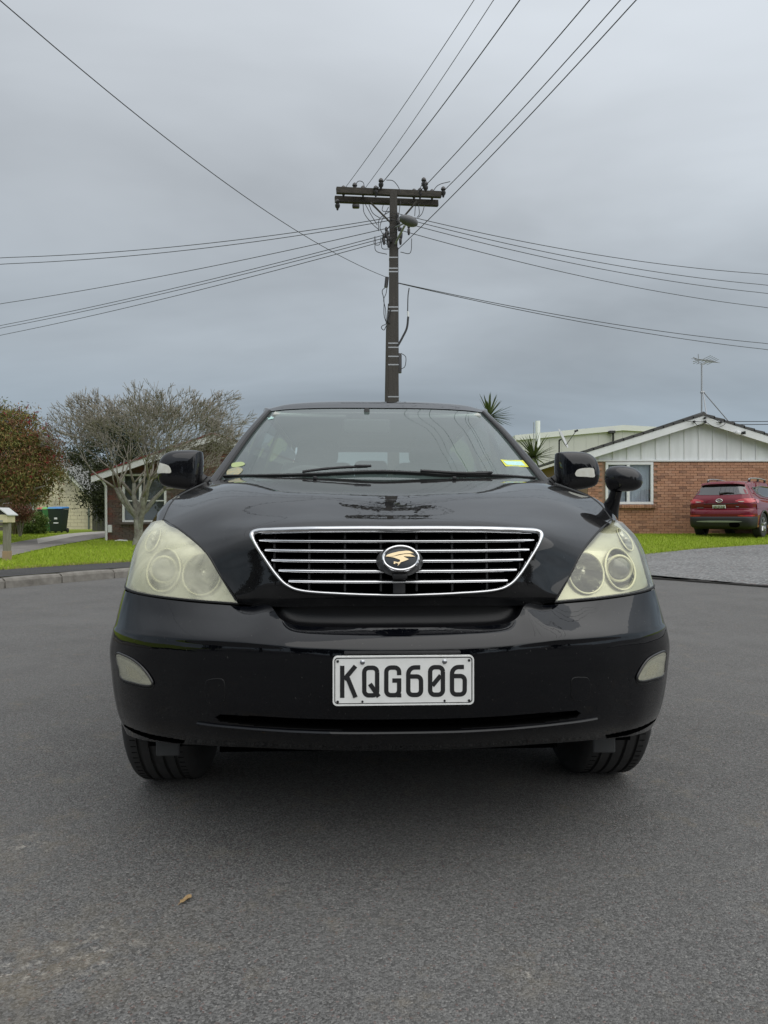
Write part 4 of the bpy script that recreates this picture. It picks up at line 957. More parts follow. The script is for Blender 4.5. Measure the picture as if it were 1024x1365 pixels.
x_ = t_.nodes.new('ShaderNodeMix'); x_.data_type = 'RGBA'; t_.links.new(r_.outputs[0], x_.inputs[0]); b_ = t_.nodes['Principled BSDF']
t_.links.new(b_.inputs['Base Color'].links[0].from_socket, x_.inputs[6]); x_.inputs[7].default_value = (.36, .33, .28, 1); t_.links.new(x_.outputs[2], b_.inputs['Base Color'])
M_CREAMW = mat('cream_joint', (.40, .36, .28), .9)
G_WIN = glass('house_glass', (.72, .75, .77), .03, (.3, .3, .3), 1.5)
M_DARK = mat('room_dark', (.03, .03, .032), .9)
M_CURT = mat('net_curtain', (.62, .66, .70), .9, noise=(5, (.40, .44, .50), .25, (9, 9, .3)))
def brick_wall(name, x0, x1, z0, z1, y, m, mm, parent, skip=None, bl=.23, bh=.076, j=.011, cut=None):
    """running-bond bricks standing 6 mm proud of the mortar; all one joined part"""
    mb = MB(); r = 0; z = z0
    while z+bh < z1+.02:
        x = x0-(bl+j)/2*(r % 2)
        while x < x1:
            a, b = max(x, x0), min(x+bl, x1)
            if b-a > .03 and not (skip and any(a < s1 and b > s0 and z+bh > t0 and z < t1 for s0, s1, t0, t1 in skip)) and not (cut and cut((a+b)/2, z+bh)):
                d = random.uniform(-.003, .003); mb.box(((a+b)/2, y-.008+d, z+bh/2), (b-a, .05, bh))
            x += bl+j
        z += bh+j; r += 1
    o = mb.build(name, m, parent); o['kind'] = 'stuff'; return o
def window(parent, x0, x1, z0, z1, y, mull=(), trans=(), curtain=True, fw=.07, name='window', mf=M_WHITE):
    wn = bpy.data.objects.new(name, None); COL.objects.link(wn); wn.parent = parent
    MB().box(((x0+x1)/2, y-.02, z1-fw/2), (x1-x0, .09, fw)).build('window_frame', mf, wn, False, .006)
    MB().box(((x0+x1)/2, y-.02, z0+fw/2), (x1-x0, .09, fw)).build('window_frame', mf, wn, False, .006)
    for x in (x0+fw/2, x1-fw/2): MB().box((x, y-.021, (z0+z1)/2), (fw, .088, z1-z0-2*fw)).build('window_frame', mf, wn, False, .006)
    xs = [x0+fw]+[v for m_ in mull for v in (m_-fw*.55, m_+fw*.55)]+[x1-fw]
    for m_ in mull: MB().box((m_, y-.020, (z0+z1)/2), (fw*1.1, .08, z1-z0-2*fw)).build('mullion', mf, wn, False, .006)
    for t in trans: MB().box(((x0+x1)/2, y-.012, t), (x1-x0-2*fw, .05, fw*.6)).build('transom', mf, wn, False, .004)
    for a, b in zip(xs[::2], xs[1::2]):
        mobj('pane', [(a, y-.005, z0+fw), (b, y-.005, z0+fw), (b, y-.005, z1-fw), (a, y-.005, z1-fw)], [(0, 1, 2, 3)], G_WIN, wn, False)
        if curtain:
            n = 30; Vc = []
            for i in range(n+1): x = a+(b-a)*i/n; Vc += [(x, y+.10+.02*math.sin(i*1.9), z0+.03), (x, y+.10+.02*math.sin(i*1.9+.4), z1-.03)]
            mobj('curtain', Vc, [(2*i, 2*i+2, 2*i+3, 2*i+1) for i in range(n)], M_CURT, wn)
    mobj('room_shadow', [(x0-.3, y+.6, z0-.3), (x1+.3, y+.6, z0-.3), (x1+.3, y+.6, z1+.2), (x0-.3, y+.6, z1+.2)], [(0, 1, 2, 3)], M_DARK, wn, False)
    return wn
def walls_with_hole(parent, name, x0, x1, z0, z1, y, holes, m, th=.1):
    """wall made of blocks left between window openings (openings do not overlap in x)"""
    mb = MB(); xs = x0
    for (a, b, c, d) in sorted(holes):
        mb.box(((xs+a)/2, y+th/2, (z0+z1)/2), (a-xs, th, z1-z0))
        if c > z0: mb.box(((a+b)/2, y+th/2, (z0+c)/2), (b-a, th, c-z0))
        if d < z1: mb.box(((a+b)/2, y+th/2, (d+z1)/2), (b-a, th, z1-d))
        xs = b
    mb.box(((xs+x1)/2, y+th/2, (z0+z1)/2), (x1-xs, th, z1-z0))
    return mb.build(name, m, parent)
# ---- right: brick house with white board gable
HY = 23.5; hz = .36
RH = thing('brick_house', 'single storey orange brick house with white board gable and low dark roof', 'house', (0, 0, 0))
ex, ax_, ez, az_ = 6.26, 10.39, 3.03, 4.33            # eave and apex (roof line)
wx0, wx1 = 6.72, 14.06; bt = 2.82
W1 = (7.29, 8.86, 1.40, 2.79)
walls_with_hole(RH, 'wall', wx0, wx1, hz-.2, bt, HY+.02, [W1], M_MORT)
brick_wall('brickwork', wx0, wx1, hz-.1, bt-.02, HY+.02, M_BRK, M_MORT, RH, [W1])
window(RH, W1[0], W1[1], W1[2], W1[3], HY, mull=(7.98+.06,), fw=.085)
mb = MB(); x = W1[0]-.06
while x < W1[1]+.06: mb.box((x+.037, HY-.06, W1[2]-.06), (.07, .16, .09), Matrix.Rotation(R(10), 3, 'X')); x += .082
mb.build('brick_sill', M_BRK, RH)['kind'] = 'stuff'
MB().box(((wx0+wx1)/2, HY-.01, bt+.018), (wx1-wx0+.02, .09, .05)).build('gable_base_trim', M_WHITE, RH)
def gz(x): return az_-.14-abs(x-ax_)*(az_-ez)/(ax_-ex)     # underside of the barge
bs = .472; x = ax_-bs*8
xs_ = [x+bs*i for i in range(17)]
for a, b in zip(xs_[:-1], xs_[1:]):
    a_, b_ = max(a, wx0), min(b, wx1)
    if b_-a_ < .05: continue
    za, zb = gz(a_), gz(b_); P = [(a_+.004, bt+.045), (b_-.004, bt+.045), (b_-.004, max(zb, bt+.05)), (a_+.004, max(za, bt+.05))]
    if a_ < ax_ < b_: P.insert(3, (ax_, gz(ax_)))
    MB().prism(P, HY+.01+random.uniform(0, .003), HY+.06).build('gable_panel', M_BOARD, RH)
for x in xs_:
    if wx0 < x < wx1 and gz(x) > bt+.1: MB().box((x, HY+.0, (bt+.045+gz(x))/2), (.05, .035, gz(x)-bt-.045)).build('batten', M_WHITE, RH)
for s_ in (-1, 1):
    e_ = ex if s_ < 0 else 2*ax_-ex
    def sl(dz0, dz1, y0, y1, nm, m, ext=0): MB().prism([(ax_, az_+dz0), (e_+s_*ext, ez+dz0-ext*.31), (e_+s_*ext, ez+dz1-ext*.31), (ax_, az_+dz1)], y0, y1).build(nm, m, RH)
    sl(-.05, -.29, HY-.34, HY-.30, 'barge_board', M_WHITE)
    sl(-.055, -.09, HY-.30, HY+.2, 'soffit', M_WHITE)
    # roof: overlapping tile courses, the step shows along the verge
    L_ = math.hypot(ax_-e_, az_-ez); nC = 13; ang = math.atan2(az_-ez, abs(ax_-e_))
    for k in range(nC):
        t0, t1 = k/nC, (k+1.12)/nC
        x0_, z0_ = ax_+(e_-ax_)*t0*1.02, az_+(ez-az_)*t0*1.02; x1_, z1_ = ax_+(e_-ax_)*t1*1.02, az_+(ez-az_)*t1*1.02
        MB().prism([(x0_, z0_-.05), (x1_, z1_-.04), (x1_, z1_+.05), (x0_, z0_+.015)], HY-.36, HY+9).build('tile_course', M_TILE, RH)
MB().prism([(ax_-.13, az_-.05), (ax_, az_+.085), (ax_+.13, az_-.05)], HY-.365, HY+9.005).build('ridge_tiles', M_TILE, RH)
MB().box((wx0+.05, HY+4.6, (hz+bt+.2)/2), (.1, 9, bt+.2-hz)).build('side_wall', M_MORT, RH)
MB().box((wx1-.05, HY+4.6, (hz+bt+.2)/2), (.1, 9, bt+.2-hz)).build('side_wall', M_MORT, RH)
M_BLKM = mat('dark_fitting', (.02, .02, .02), .6); M_GALV = mat('galvanised', (.34, .35, .36), .45, .6)
def lamp_(px, py, d=.06): return wp(px, py, HY-.36)
mb = MB()
for px, py in ((925.5, 562), (940, 562), (961, 563), (940, 557)):
    p = wp(px, py, HY-.40); mb.lathe([(.001, -.05), (.035, -.04), (.04, 0), (.035, .04), (.001, .05)], 10, 'Y', p)
mb.build('service_insulators', M_BLKM, RH, True)
mb = MB()
for q in (((915, 561.5), (925, 562), (940, 562)), ((925, 562), (932, 568), (942, 563)), ((940, 562), (955, 570), (967, 565), (961, 563)), ((940, 557), (950, 558), (961, 563)), ((955, 563), (961, 563))): mb.tube(cr([wp(a, b, HY-.42) for a, b in q], 14), .009, 5)
mb.build('service_leads', M_BLKM, RH)
fl = bpy.data.objects.new('floodlight', None); COL.objects.link(fl); fl.parent = RH
MB().box(wp(984, 577, HY-.42), (.16, .12, .12), Matrix.Rotation(R(20), 3, 'Y')).build('lamp_head', M_WHITE, fl, True, .03)
mb = MB(); mb.tube([wp(985, 578, HY-.34), wp(990, 577, HY-.40), wp(994, 576.5, HY-.45)], [.03, .04, .055], 8); mb.build('sensor', M_BLKM, fl, True)
# aerial on the roof
an = thing('roof_aerial', 'rooftop television aerial on a tall braced mast', 'aerial', wp(935.5, 552, HY+1.2))
def al(px, py, dy=0): return wp(px, py, HY+1.2+dy)-Vector(an.location)
mb = MB(); mb.tube([al(935.5, 558), al(935.5, 484)], .028, 8); mb.build('mast', M_GALV, an, True)
mb = MB(); mb.tube([al(936.5, 521), al(975, 566, .6)], .018, 6); mb.tube([al(937, 521), al(942.5, 556, -.6)], .018, 6); mb.tube([al(934, 523), al(939, 523)], .04, 8); mb.build('brace', M_GALV, an, True)
mb = MB(); mb.tube([al(931, 479, -.2), al(952, 483, .5)], .014, 6); mb.tube([al(935.5, 487), al(941, 483), al(947, 483, .3)], .014, 6); mb.build('boom', M_GALV, an)
for k in range(11):
    t = k/10; c = al(934, 479, -.1).lerp(al(952, 483, .5), t); h = .36-.14*t
    mb = MB(); d = Vector((.55, -.83, .25 if k % 2 else -.25)).normalized(); mb.tube([c-d*h, c+d*h], .009, 5); mb.build('element', M_GALV, an)
mb = MB()
for a, b in (((924, 476.5), (932, 479.5)), ((924, 482), (932, 480)), ((931, 472), (931.5, 485)), ((926, 479), (934, 479))): mb.tube([al(*a, -.2), al(*b, -.2)], .016, 5)
mb.build('reflector', M_GALV, an)
# ---- far grey warehouse
WY = 62.0
M_WARE = mat('warehouse_panel', (.56, .55, .525), .85, noise=(.35, (.46, .455, .435), .3))
WH = thing('warehouse', 'large pale grey industrial building with low gable roof', 'building')
P = [wp(686, 586, WY), wp(830, 572.5, WY), wp(985, 581, WY)]
zb = .3
prev = [P[0]]+[P[0].lerp(P[1], t) for t in np.linspace(.1, 1, 9)]+[P[1].lerp(P[2], t) for t in np.linspace(.1, 1, 10)]
for a, b in zip(prev[:-1], prev[1:]):
    MB().prism([(a.x+.007, zb), (b.x-.007, zb), (b.x-.007, b.z), (a.x+.007, a.z)], WY, WY+.25).build('wall_panel', M_WARE, WH)
MB().box(((P[0].x+P[2].x)/2, WY+11.6, 3.6), (P[2].x-P[0].x-.2, 23, 6.6)).build('building_body', M_WARE, WH)
for a, b in ((P[0], P[1]), (P[1], P[2])):
    MB().prism([(a.x, a.z-.10), (b.x, b.z-.10), (b.x, b.z+.36), (a.x, a.z+.36)], WY-.25, WY+24).build('roof', mat('warehouse_roof', (.64, .64, .62), .6), WH)
lf = bpy.data.objects.new('wall_lamp', None); COL.objects.link(lf); lf.parent = WH
mb = MB(); mb.tube([wp(817.5, 592, WY-.3), wp(817.5, 577, WY-.3)], .09, 8); mb.box(wp(815.5, 576, WY-.4), (.5, .5, .2)); mb.build('lamp_post', M_BLKM, lf, True)
# white mast antenna and dish
t = thing('white_mast', 'slim white cylindrical mast standing before the grey warehouse', 'mast', (wp(717, 690, 50).x, 50, .3))
c0 = Vector(t.location); a = wp(718, 597, 50); b = wp(718, 561, 50)
mb = MB(); mb.lathe([(.001, b.z-c0.z), (.17, b.z-c0.z-.01), (.17, a.z-c0.z), (.001, a.z-c0.z)], 16); mb.build('radome', mat('radome_white', (.78, .79, .79), .4), t, True)
mb = MB(); mb.tube([(0, 0, 0), (0, 0, a.z-c0.z+.1)], .07, 8); mb.tube([(-.28, 0, 0), (-.28, 0, b.z-c0.z-.1)], .03, 8); mb.build('pole', M_GALV, t, True)
DY = 28.0; p0 = wp(745.5, 690, DY)
t = thing('satellite_dish', 'grey satellite dish on a short pole beside the gable', 'dish', (p0.x, DY, T(p0.x, DY)))
c0 = Vector(t.location); top = wp(745.5, 587, DY)-c0
mb = MB(); mb.tube([(0, 0, 0), top], .03, 8); mb.build('pole', M_BLKM, t, True)
dc = wp(751, 584.5, DY)-c0; n_ = Vector((.84, -.36, .40)).normalized(); q = n_.to_track_quat('Z', 'Y').to_matrix()
mb = MB(); mb.lathe([(k_*1.4, h_*1.4) for k_, h_ in [(.001, -.05), (.12, -.045), (.22, -.028), (.30, 0), (.305, .004), (.30, .010), (.22, -.012), (.12, -.03), (.001, -.036)]], 28, 'Z', dc, q); mb.build('dish', mat('dish_grey', (.50, .51, .50), .5), t, True)
lnb = wp(768, 574.5, DY)-c0
mb = MB(); mb.tube([dc+q @ Vector((0, -.28, 0)), lnb], .014, 6); mb.tube([lnb+Vector((-.06, 0, -.02)), lnb+Vector((.07, 0, .03))], .04, 8); mb.build('feed_arm', M_BLKM, t, True)
mb = MB(); mb.tube([top, dc+q @ Vector((0, 0, -.04))], .03, 8); mb.build('bracket', M_BLKM, t, True)

# ---- left: dark red brick house with white barge boards
LY = 25.0
LH = thing('brick_house', 'dark red brick house with white barge boards and red roof edge behind bare tree', 'house')
ap_ = (288-512)*LY/FPX; apz = HC-(579.5-YH)*LY/FPX; el = (128-512)*LY/FPX; elz = HC-(634-YH)*LY/FPX
wl0 = (141-512)*LY/FPX; wl1 = 2*ap_-wl0; sl_ = (apz-elz)/(ap_-el)
LW = (-9.16, -7.63, HC-(696-YH)*LY/FPX, HC-(632-YH)*LY/FPX); LW2 = ((277-512)*LY/FPX, (330-512)*LY/FPX, .95, 2.3)
base = .02
walls_with_hole(LH, 'wall', wl0, wl1, base, elz+.0, LY+.02, [LW, LW2], M_MORTL)
MB().prism([(wl0, elz+.0), (wl1, elz+.0), (ap_, apz-.12)], LY+.02, LY+.12).build('gable_wall', M_MORTL, LH)
brick_wall('brickwork', wl0, wl1, base, apz, LY+.02, M_BRKL, M_MORTL, LH, [LW, LW2], cut=lambda x, z: z > apz-.14-abs(x-ap_)*sl_)
window(LH, *LW, LY, mull=(LW[0]+.62,), trans=(LW[2]+.75,), fw=.07, curtain=False)
window(LH, *LW2, LY, mull=(), fw=.07)
M_BLIND = mat('dull_blind', (.16, .17, .165), .9, noise=(2, (.11, .12, .115), .3, (1, 1, 9)))
MB().box(((LW[0]+LW[1])/2, LY+.16, (LW[2]+LW[3])/2), (LW[1]-LW[0], .01, LW[3]-LW[2])).build('window_blind', M_BLIND, LH)
MB().box(((LW[0]+LW[1])/2, LY-.05, LW[2]-.04), (LW[1]-LW[0]+.16, .18, .07)).build('window_sill', mat('sill_brown', (.10, .08, .07), .8), LH)
for s_ in (-1, 1):
    e_ = el if s_ < 0 else 2*ap_-el
    MB().prism([(ap_, apz-.03), (e_, elz-.03), (e_, elz-.26), (ap_, apz-.26)], LY-.42, LY-.38).build('barge_board', M_WHITE, LH)
    MB().prism([(ap_, apz-.04), (e_, elz-.04), (e_, elz-.08), (ap_, apz-.08)], LY-.38, LY+.2).build('soffit', M_WHITE, LH)
    MB().prism([(ap_, apz+.035), (e_, elz+.035), (e_, elz-.03), (ap_, apz-.03)], LY-.45, LY+8).build('roof', M_REDR, LH)
MB().box((wl0+.05, LY+4.1, (base+elz)/2), (.1, 8, elz-base)).build('side_wall', M_BRKL, LH)
mb = MB(); mb.tube([(el+.05, LY-.4, elz-.1), (el+.05, LY+7.8, elz-.1)], .07, 8); mb.build('gutter', M_WHITE, LH, True)
dpx = (143-512)*LY/FPX
mb = MB(); mb.tube([(dpx-.12, LY-.28, elz-.1), (dpx, LY-.12, elz-.38), (dpx, LY-.08, .06)], .042, 8); mb.build('downpipe', M_WHITE, LH, True)
MB().box(((147.5-512)*LY/FPX, LY-.05, HC-(707-YH)*LY/FPX+.06), (.13, .08, .26)).build('meter_box', M_WHITE, LH, False, .01)
mb = MB(); mb.tube(cr([wp(150, 723, LY-.3), wp(158, 720.5, LY-.3), wp(170, 721, LY-.4)], 12), .03, 6); mb.build('ground_pipe', M_WHITE, LH, True)
# ---- left far: cream block house
CY = 38.0
CH = thing('block_house', 'cream painted block house end wall with white barge and small window', 'house')
cx1 = (123.5-512)*CY/FPX; cx0 = (26-512)*CY/FPX; cz0 = .22; evz = HC-(664-YH)*CY/FPX; apx_ = (64-512)*CY/FPX; apz_ = HC-(602-YH)*CY/FPX
cs = (apz_-evz)/(cx1-apx_)
CW = ((33-512)*CY/FPX, (45.5-512)*CY/FPX, HC-(688-YH)*CY/FPX, HC-(667-YH)*CY/FPX)
def ctop(x): return evz+(cx1-x)*cs if x > apx_ else apz_-(apx_-x)*cs
mb = MB(); mb.prism([(cx0, cz0-.2), (CW[0], cz0-.2), (CW[0], ctop(CW[0])-.05), (cx0, ctop(cx0)-.05)], CY+.02, CY+.2)
mb.prism([(CW[0], cz0-.2), (CW[1], cz0-.2), (CW[1], CW[2]), (CW[0], CW[2])], CY+.02, CY+.2)
mb.prism([(CW[0], CW[3]), (CW[1], CW[3]), (CW[1], ctop(CW[1])-.05), (CW[0], ctop(CW[0])-.05)], CY+.02, CY+.2)
mb.prism([(CW[1], cz0-.2), (cx1, cz0-.2), (cx1, evz-.05), (apx_, apz_-.05), (CW[1], ctop(CW[1])-.05)], CY+.02, CY+.2); mb.build('wall', M_CREAMW, CH)
bl_, bh_ = .39, .19; r = 0; z = cz0-.1
shared = {}
while z < apz_:
    x = cx1-bl_*(.5 if r % 2 else 1)
    while x > cx0:
        w_ = bl_-.012
        if ctop(x+bl_/2) > z+bh_*.8 and not (x < CW[1] and x+bl_ > CW[0] and z < CW[3] and z+bh_ > CW[2]):
            o = MB(); o.box((0, 0, 0), (w_, .06, bh_-.012)) if not shared else None
            if not shared:
                shared['m'] = o.build('block', M_CREAM, CH); b_ = shared['m']
            else: b_ = shared['m'].copy(); COL.objects.link(b_); b_.parent = CH
            b_.location = (x+bl_/2, CY+random.uniform(-.004, .004), z+bh_/2)
        x -= bl_
    z += bh_; r += 1
window(CH, *CW, CY-.02, fw=.06, mf=mat('pale_blue_frame', (.52, .60, .64), .6))
MB().prism([(cx1+.12, evz-.16), (cx1+.12, evz+.02), (apx_, apz_+.06), (apx_, apz_-.13)], CY-.32, CY-.24).build('barge_board', mat('barge_cream', (.66, .65, .60), .7, noise=(2, (.45, .45, .42), .3)), CH)
MB().prism([(cx1+.2, evz-.02), (cx1+.2, evz+.05), (apx_, apz_+.13), (apx_, apz_+.06)], CY-.36, CY+9).build('roof', mat('old_roof', (.25, .25, .24), .8, noise=(2, (.15, .15, .14), .3)), CH)
mb = MB(); mb.tube([wp(118.5, 707, CY-.1), wp(118.5, 677, CY-.1)], .05, 6); mb.build('vent_pipe', mat('pipe_green', (.10, .12, .10), .7), CH, True)
MB().box((wp(36, 0, CY).x, CY-.4, wp(0, 661, CY).z), (1.5, .5, .28)).build('porch_fascia', mat('pale_blue_paint', (.50, .66, .78), .6), CH)
# paling fence between the two houses, and a brown one beside the hedge
M_PAL = mat('weathered_paling', (.20, .185, .165), .9, noise=(4, (.13, .12, .11), .3, (6, 6, .5)))
fc = thing('paling_fence', 'weathered grey paling fence in the gap between the two houses', 'fence')
FY_ = 34.0
for k in range(12):
    x = (124.5-512)*FY_/FPX+k*.105; z0 = T(x, FY_)-.05; hgt = 1.55+random.uniform(-.03, .03)
    MB().box((x, FY_+random.uniform(-.01, .01), z0+hgt/2), (.096, .02, hgt)).build('paling', M_PAL, fc)
MB().box(((124.5-512)*FY_/FPX+.6, FY_+.04, T(-13, FY_)+1.1), (1.3, .05, .09)).build('rail', M_PAL, fc)
M_BRF = mat('brown_boards', (.085, .07, .06), .9, noise=(3, (.12, .11, .10), .3, (.4, 4, 4)))
fb = thing('board_fence', 'dark brown board fence under the red flowering tree', 'fence')
BY = 31.0; xa, xb = (-45-512)*BY/FPX, (33-512)*BY/FPX
for k in range(8): z = T(xb, BY)+.06+k*.20; MB().box(((xa+xb)/2, BY+random.uniform(-.006, .006), z+.09), (xb-xa, .03, .185)).build('board', M_BRF, fb)
for x in (xa, xb): MB().box((x, BY+.06, T(x, BY)+.85), (.1, .08, 1.75)).build('post', M_BRF, fb)

# ================================================================ utility pole and wires
PY = 16.5; pxx = (524.5-512)*PY/FPX
M_WOOD = mat('pole_timber', (.045, .04, .035), .9, noise=(6, (.075, .068, .06), .3, (6, 6, .4)), bump=(30, .6))
M_ARM = mat('crossarm_timber', (.075, .066, .052), .95, noise=(5, (.03, .027, .024), .2, (1, 5, 5)), bump=(30, .7))
M_INS = mat('insulator', (.025, .022, .022), .35)
M_WIRE = mat('wire', (.028, .028, .03), .6)
UP = thing('utility_pole', 'tall timber power pole with double crossarm and street lamp behind black car', 'utility pole', (pxx, PY, 0))
def u(px, py, dy=0): return wp(px, py, PY+dy)-Vector((pxx, PY, 0))
topz = u(524, 256).z
mb = MB(); w0, w1 = .155, .085
V = [(-w0, -w0*.9, .05), (w0, -w0*.9, .05), (w0, w0*.9, .05), (-w0, w0*.9, .05), (-w1, -w1, topz), (w1, -w1, topz), (w1, w1, topz), (-w1, w1, topz)]
mb.add(V, [(0, 1, 2, 3), (4, 5, 6, 7), (0, 1, 5, 4), (1, 2, 6, 5), (2, 3, 7, 6), (3, 0, 4, 7)]); mb.build('pole_shaft', M_WOOD, UP, False, .015)
aL, aR = u(447.5, 262.5, -.16), u(586, 268, .34); dr = (aR-aL).normalized(); nr = Vector((-dr.y, dr.x, 0)).normalized()
for k, dz in ((-1, .03), (1, -.06)):
    mb = MB(); a, b = aL+nr*k*.13+Vector((0, 0, dz+.06)), aR+nr*k*.13+Vector((0, 0, dz+.06))
    mb.tube([a, b], 1, sec=[(-.05, -.07), (.05, -.07), (.05, .07), (-.05, .07)]); mb.build('crossarm', M_ARM, UP, False, .008)
def cap(px, py, dy=0, h=.16, r=.06): 
    p = u(px, py, dy); mb = MB(); mb.lathe([(.02, -.14), (.03, -.10), (r*.9, -.07), (r, -.02), (r*.6, .01), (r, .04), (r*.85, .08), (.02, .11)], 10, 'Z', p); mb.build('insulator', M_INS, UP, True)
for px, py, dy in ((458, 254, -.2), (473, 250, -.1), (484, 254, 0), (501, 254, -.2), (508, 244, -.2), (552, 258, .1), (560, 257, .1), (565, 243, .1), (567.5, 248, .1), (576, 258.5, .3), (591, 255, .2), (450, 272, -.1)): cap(px, py, dy)
MB().box(u(474.5, 275, -.05), (.17, .12, .09)).build('line_fitting', M_INS, UP, True, .03)
mb = MB()
for a, b in ((((494, 270), (520, 296))), (((556, 268), (529, 300)))): mb.tube([u(*a, -.18), u(*b, -.12)], .022, 6)
mb.build('crossarm_brace', M_ARM, UP)
for y_ in (345, 359.5, 364, 411, 416, 459, 464.5, 476.5, 487.5, 530):
    z = u(524, y_).z; k = (z-.05)/(topz-.05); hw_ = w0+(w1-w0)*k+.004
    MB().box((0, 0, z), (2*hw_, 2*hw_*.95, .028)).build('metal_band', M_GALV, UP)
mb = MB(); mb.tube([u(519, 405, -.05), u(518, 440, -.05), u(516.5, 531, -.05), u(516, 600, -.05)], [.03, .06, .06, .06], 8); mb.build('cable_guard', M_WOOD, UP, True)
mb = MB(); mb.tube([u(530.5, 330, 0), u(531, 473, 0)], .012, 6); mb.build('riser_cable', M_WIRE, UP)
mb = MB(); mb.lathe([(.001, -.24), (.05, -.23), (.055, -.1), (.055, .18), (.045, .22), (.001, .23)], 14, 'Z', u(532.5, 484, -.05)); mb.build('joint_canister', M_INS, UP, True)
mb = MB(); mb.tube([u(516, 369.5, -.05), u(514.5, 383, -.05)], .042, 10); mb.build('cable_closure', M_INS, UP, True)
for q, r_ in ((((514, 383), (509.5, 388), (512, 400), (512, 420), (515, 431), (510, 434), (508.5, 437), (512, 440), (515, 434)), .009), (((516, 384), (514.5, 392), (511.5, 400), (514, 412), (515, 430)), .008),
           (((545.5, 384), (544, 395), (543.5, 415)), .012), (((544.3, 422), (542.5, 437), (537, 449), (531, 460)), .024), (((535, 471), (541, 476), (540, 488), (535, 492)), .008),
           (((519, 431), (517, 424), (521, 412)), .018)):
    mb = MB(); mb.tube(cr([u(a, b, -.12) for a, b in q], 26), r_, 6); mb.build('cable_loop', M_WIRE, UP, True)
mb = MB(); mb.tube([u(544, 415, -.12), u(544.3, 423, -.12)], .022, 8); mb.build('cable_sleeve', M_WHITE, UP, True)
for q in (((472, 252), (477, 242), (484, 243), (486, 252)), ((515, 240), (524, 241), (531, 249), (534, 258)), ((575, 259), (584, 247), (600, 242)), ((558, 256), (565, 242), (568, 250)),
          ((484, 272), (486, 285), (497, 299), (505, 306)), ((487, 272), (494, 285), (503, 300)), ((492, 273), (497, 284), (507, 291)), ((511, 273), (510, 281), (519, 282)), ((521, 281), (506, 292), (505, 308)), ((518, 276), (507, 300), (510, 312)),
          ((534, 268), (532, 285)), ((554, 272), (553, 288)), ((558, 272), (559, 285), (556, 290)), ((566, 274), (563, 284), (558, 290)), ((500, 315), (499, 325), (506, 326), (508, 316)), ((511, 310), (509, 330), (519, 332)), ((501, 318), (501, 334), (516, 339)), ((534, 336), (547, 337), (549, 318)), ((520, 300), (510, 318), (516, 326))):
    mb = MB(); mb.tube(cr([u(a, b, -.14) for a, b in q], 14), .0085, 5); mb.build('jumper_wire', M_WIRE, UP)
for px, py in ((515, 309), (512, 318), (518, 322), (532, 300), (535, 310), (545, 305), (517, 314), (530, 290), (534, 318)): cap(px, py, -.15, r=.035)
mb = MB(); mb.box(u(519, 320, -.1), (.13, .10, .14)); mb.build('fuse_box', M_INS, UP, True, .02)
sl2 = bpy.data.objects.new('street_lamp', None); COL.objects.link(sl2); sl2.parent = UP
mb = MB(); mb.tube([u(527, 325, -.12), u(533, 313, -.35), u(540, 300, -.7)], .025, 8); mb.tube([u(527, 303, -.12), u(538, 298, -.7)], .02, 8); mb.build('lamp_arm', M_GALV, sl2, True)
Vh, Fh = pillow([(.36*math.cos(a)*(1 if math.cos(a) < 0 else .8), .13*math.sin(a)+(.03 if math.sin(a) > 0 else 0)) for a in np.linspace(0, 2*math.pi, 28, endpoint=False)], 0, .14, .14, 7, 2)
o = mobj('lamp_head', Vh, Fh, mat('lamp_shell', (.09, .092, .095), .5), sl2); o.location = u(546, 295.5, -.85); o.rotation_euler = (0, R(4), R(35)); o.scale = (.75, .9, .75)
# wires: each a thing; sagging between the pole and points beyond the frame
def wire(p0, p1, ext=1.7, back=0.0, sag=.25, r=.010, label='', group='', name='overhead_wire', n=70):
    d = p1-p0; pts = []
    for i in range(n+1):
        t = -back+(ext+back)*i/n; q = p0+d*t
        q = q+Vector((0, 0, -sag*4*t*(1-t)*(1 if t < 1 else .08))); pts.append(q)
    mb = MB(); mb.tube(pts, r, 6); o = mb.build(name, M_WIRE, None, True); tag(o, label, 'wire', group); return o
def level_end(p0, px, py, drop=.0):
    Y = (p0.z-drop-HC)*FPX/(YH-py); return wp(px, py, Y)
LABS = ['thin power line tied at the crossarm tip away from the street lamp', 'thin power line tied second from the crossarm tip away from the street lamp', 'thicker power line tied beside the pole top, away from the street lamp', 'thicker power line tied on the crossarm above the street lamp', 'thicker power line tied at the crossarm tip on the street lamp side']
for LAB, (s0, e0, dy, r_) in zip(LABS,  (((459, 252), (632, 0), -.16, .0055), ((486, 252), (658, 0), -.06, .0055), ((503, 252), (693, 0), 0, .0085), ((556, 259), (786, 0), .2, .0085), ((590, 256), (827, 0), .3, .0085))):
    p = wp(*s0, PY+dy); wire(p, level_end(p, *e0, .05), 2.4, 0, .06, r_, LAB, 'power lines running overhead from the crossarm')
p = wp(530, 333, PY); wire(p, wp(848, 0, 10.2), 2.3, 0, .08, .0085, 'thick service wire rising past the crossarm end from below the street lamp', '')
ORD = ['highest', 'second highest', 'third highest', 'third lowest', 'second lowest', 'lowest']
for od, (s0, e0, sg) in zip(ORD, (((496, 294), (0, 343.5), .16), ((496, 298), (0, 352), .16), ((500, 308), (0, 405), .10), ((502, 316), (0, 434), .10), ((502, 320), (0, 437.5), .1), ((503, 324), (0, 447), .10))):
    LB = 'thin wire fastened '+od+' of those running from the pole past the bare tree'
    p = wp(*s0, PY); wire(p, level_end(p, *e0, .1), 3.2, abs(s0[0]-524)/abs(e0[0]-s0[0])*.85, sg, .0085, LB, 'wires fanning from the pole towards the bare tree side')
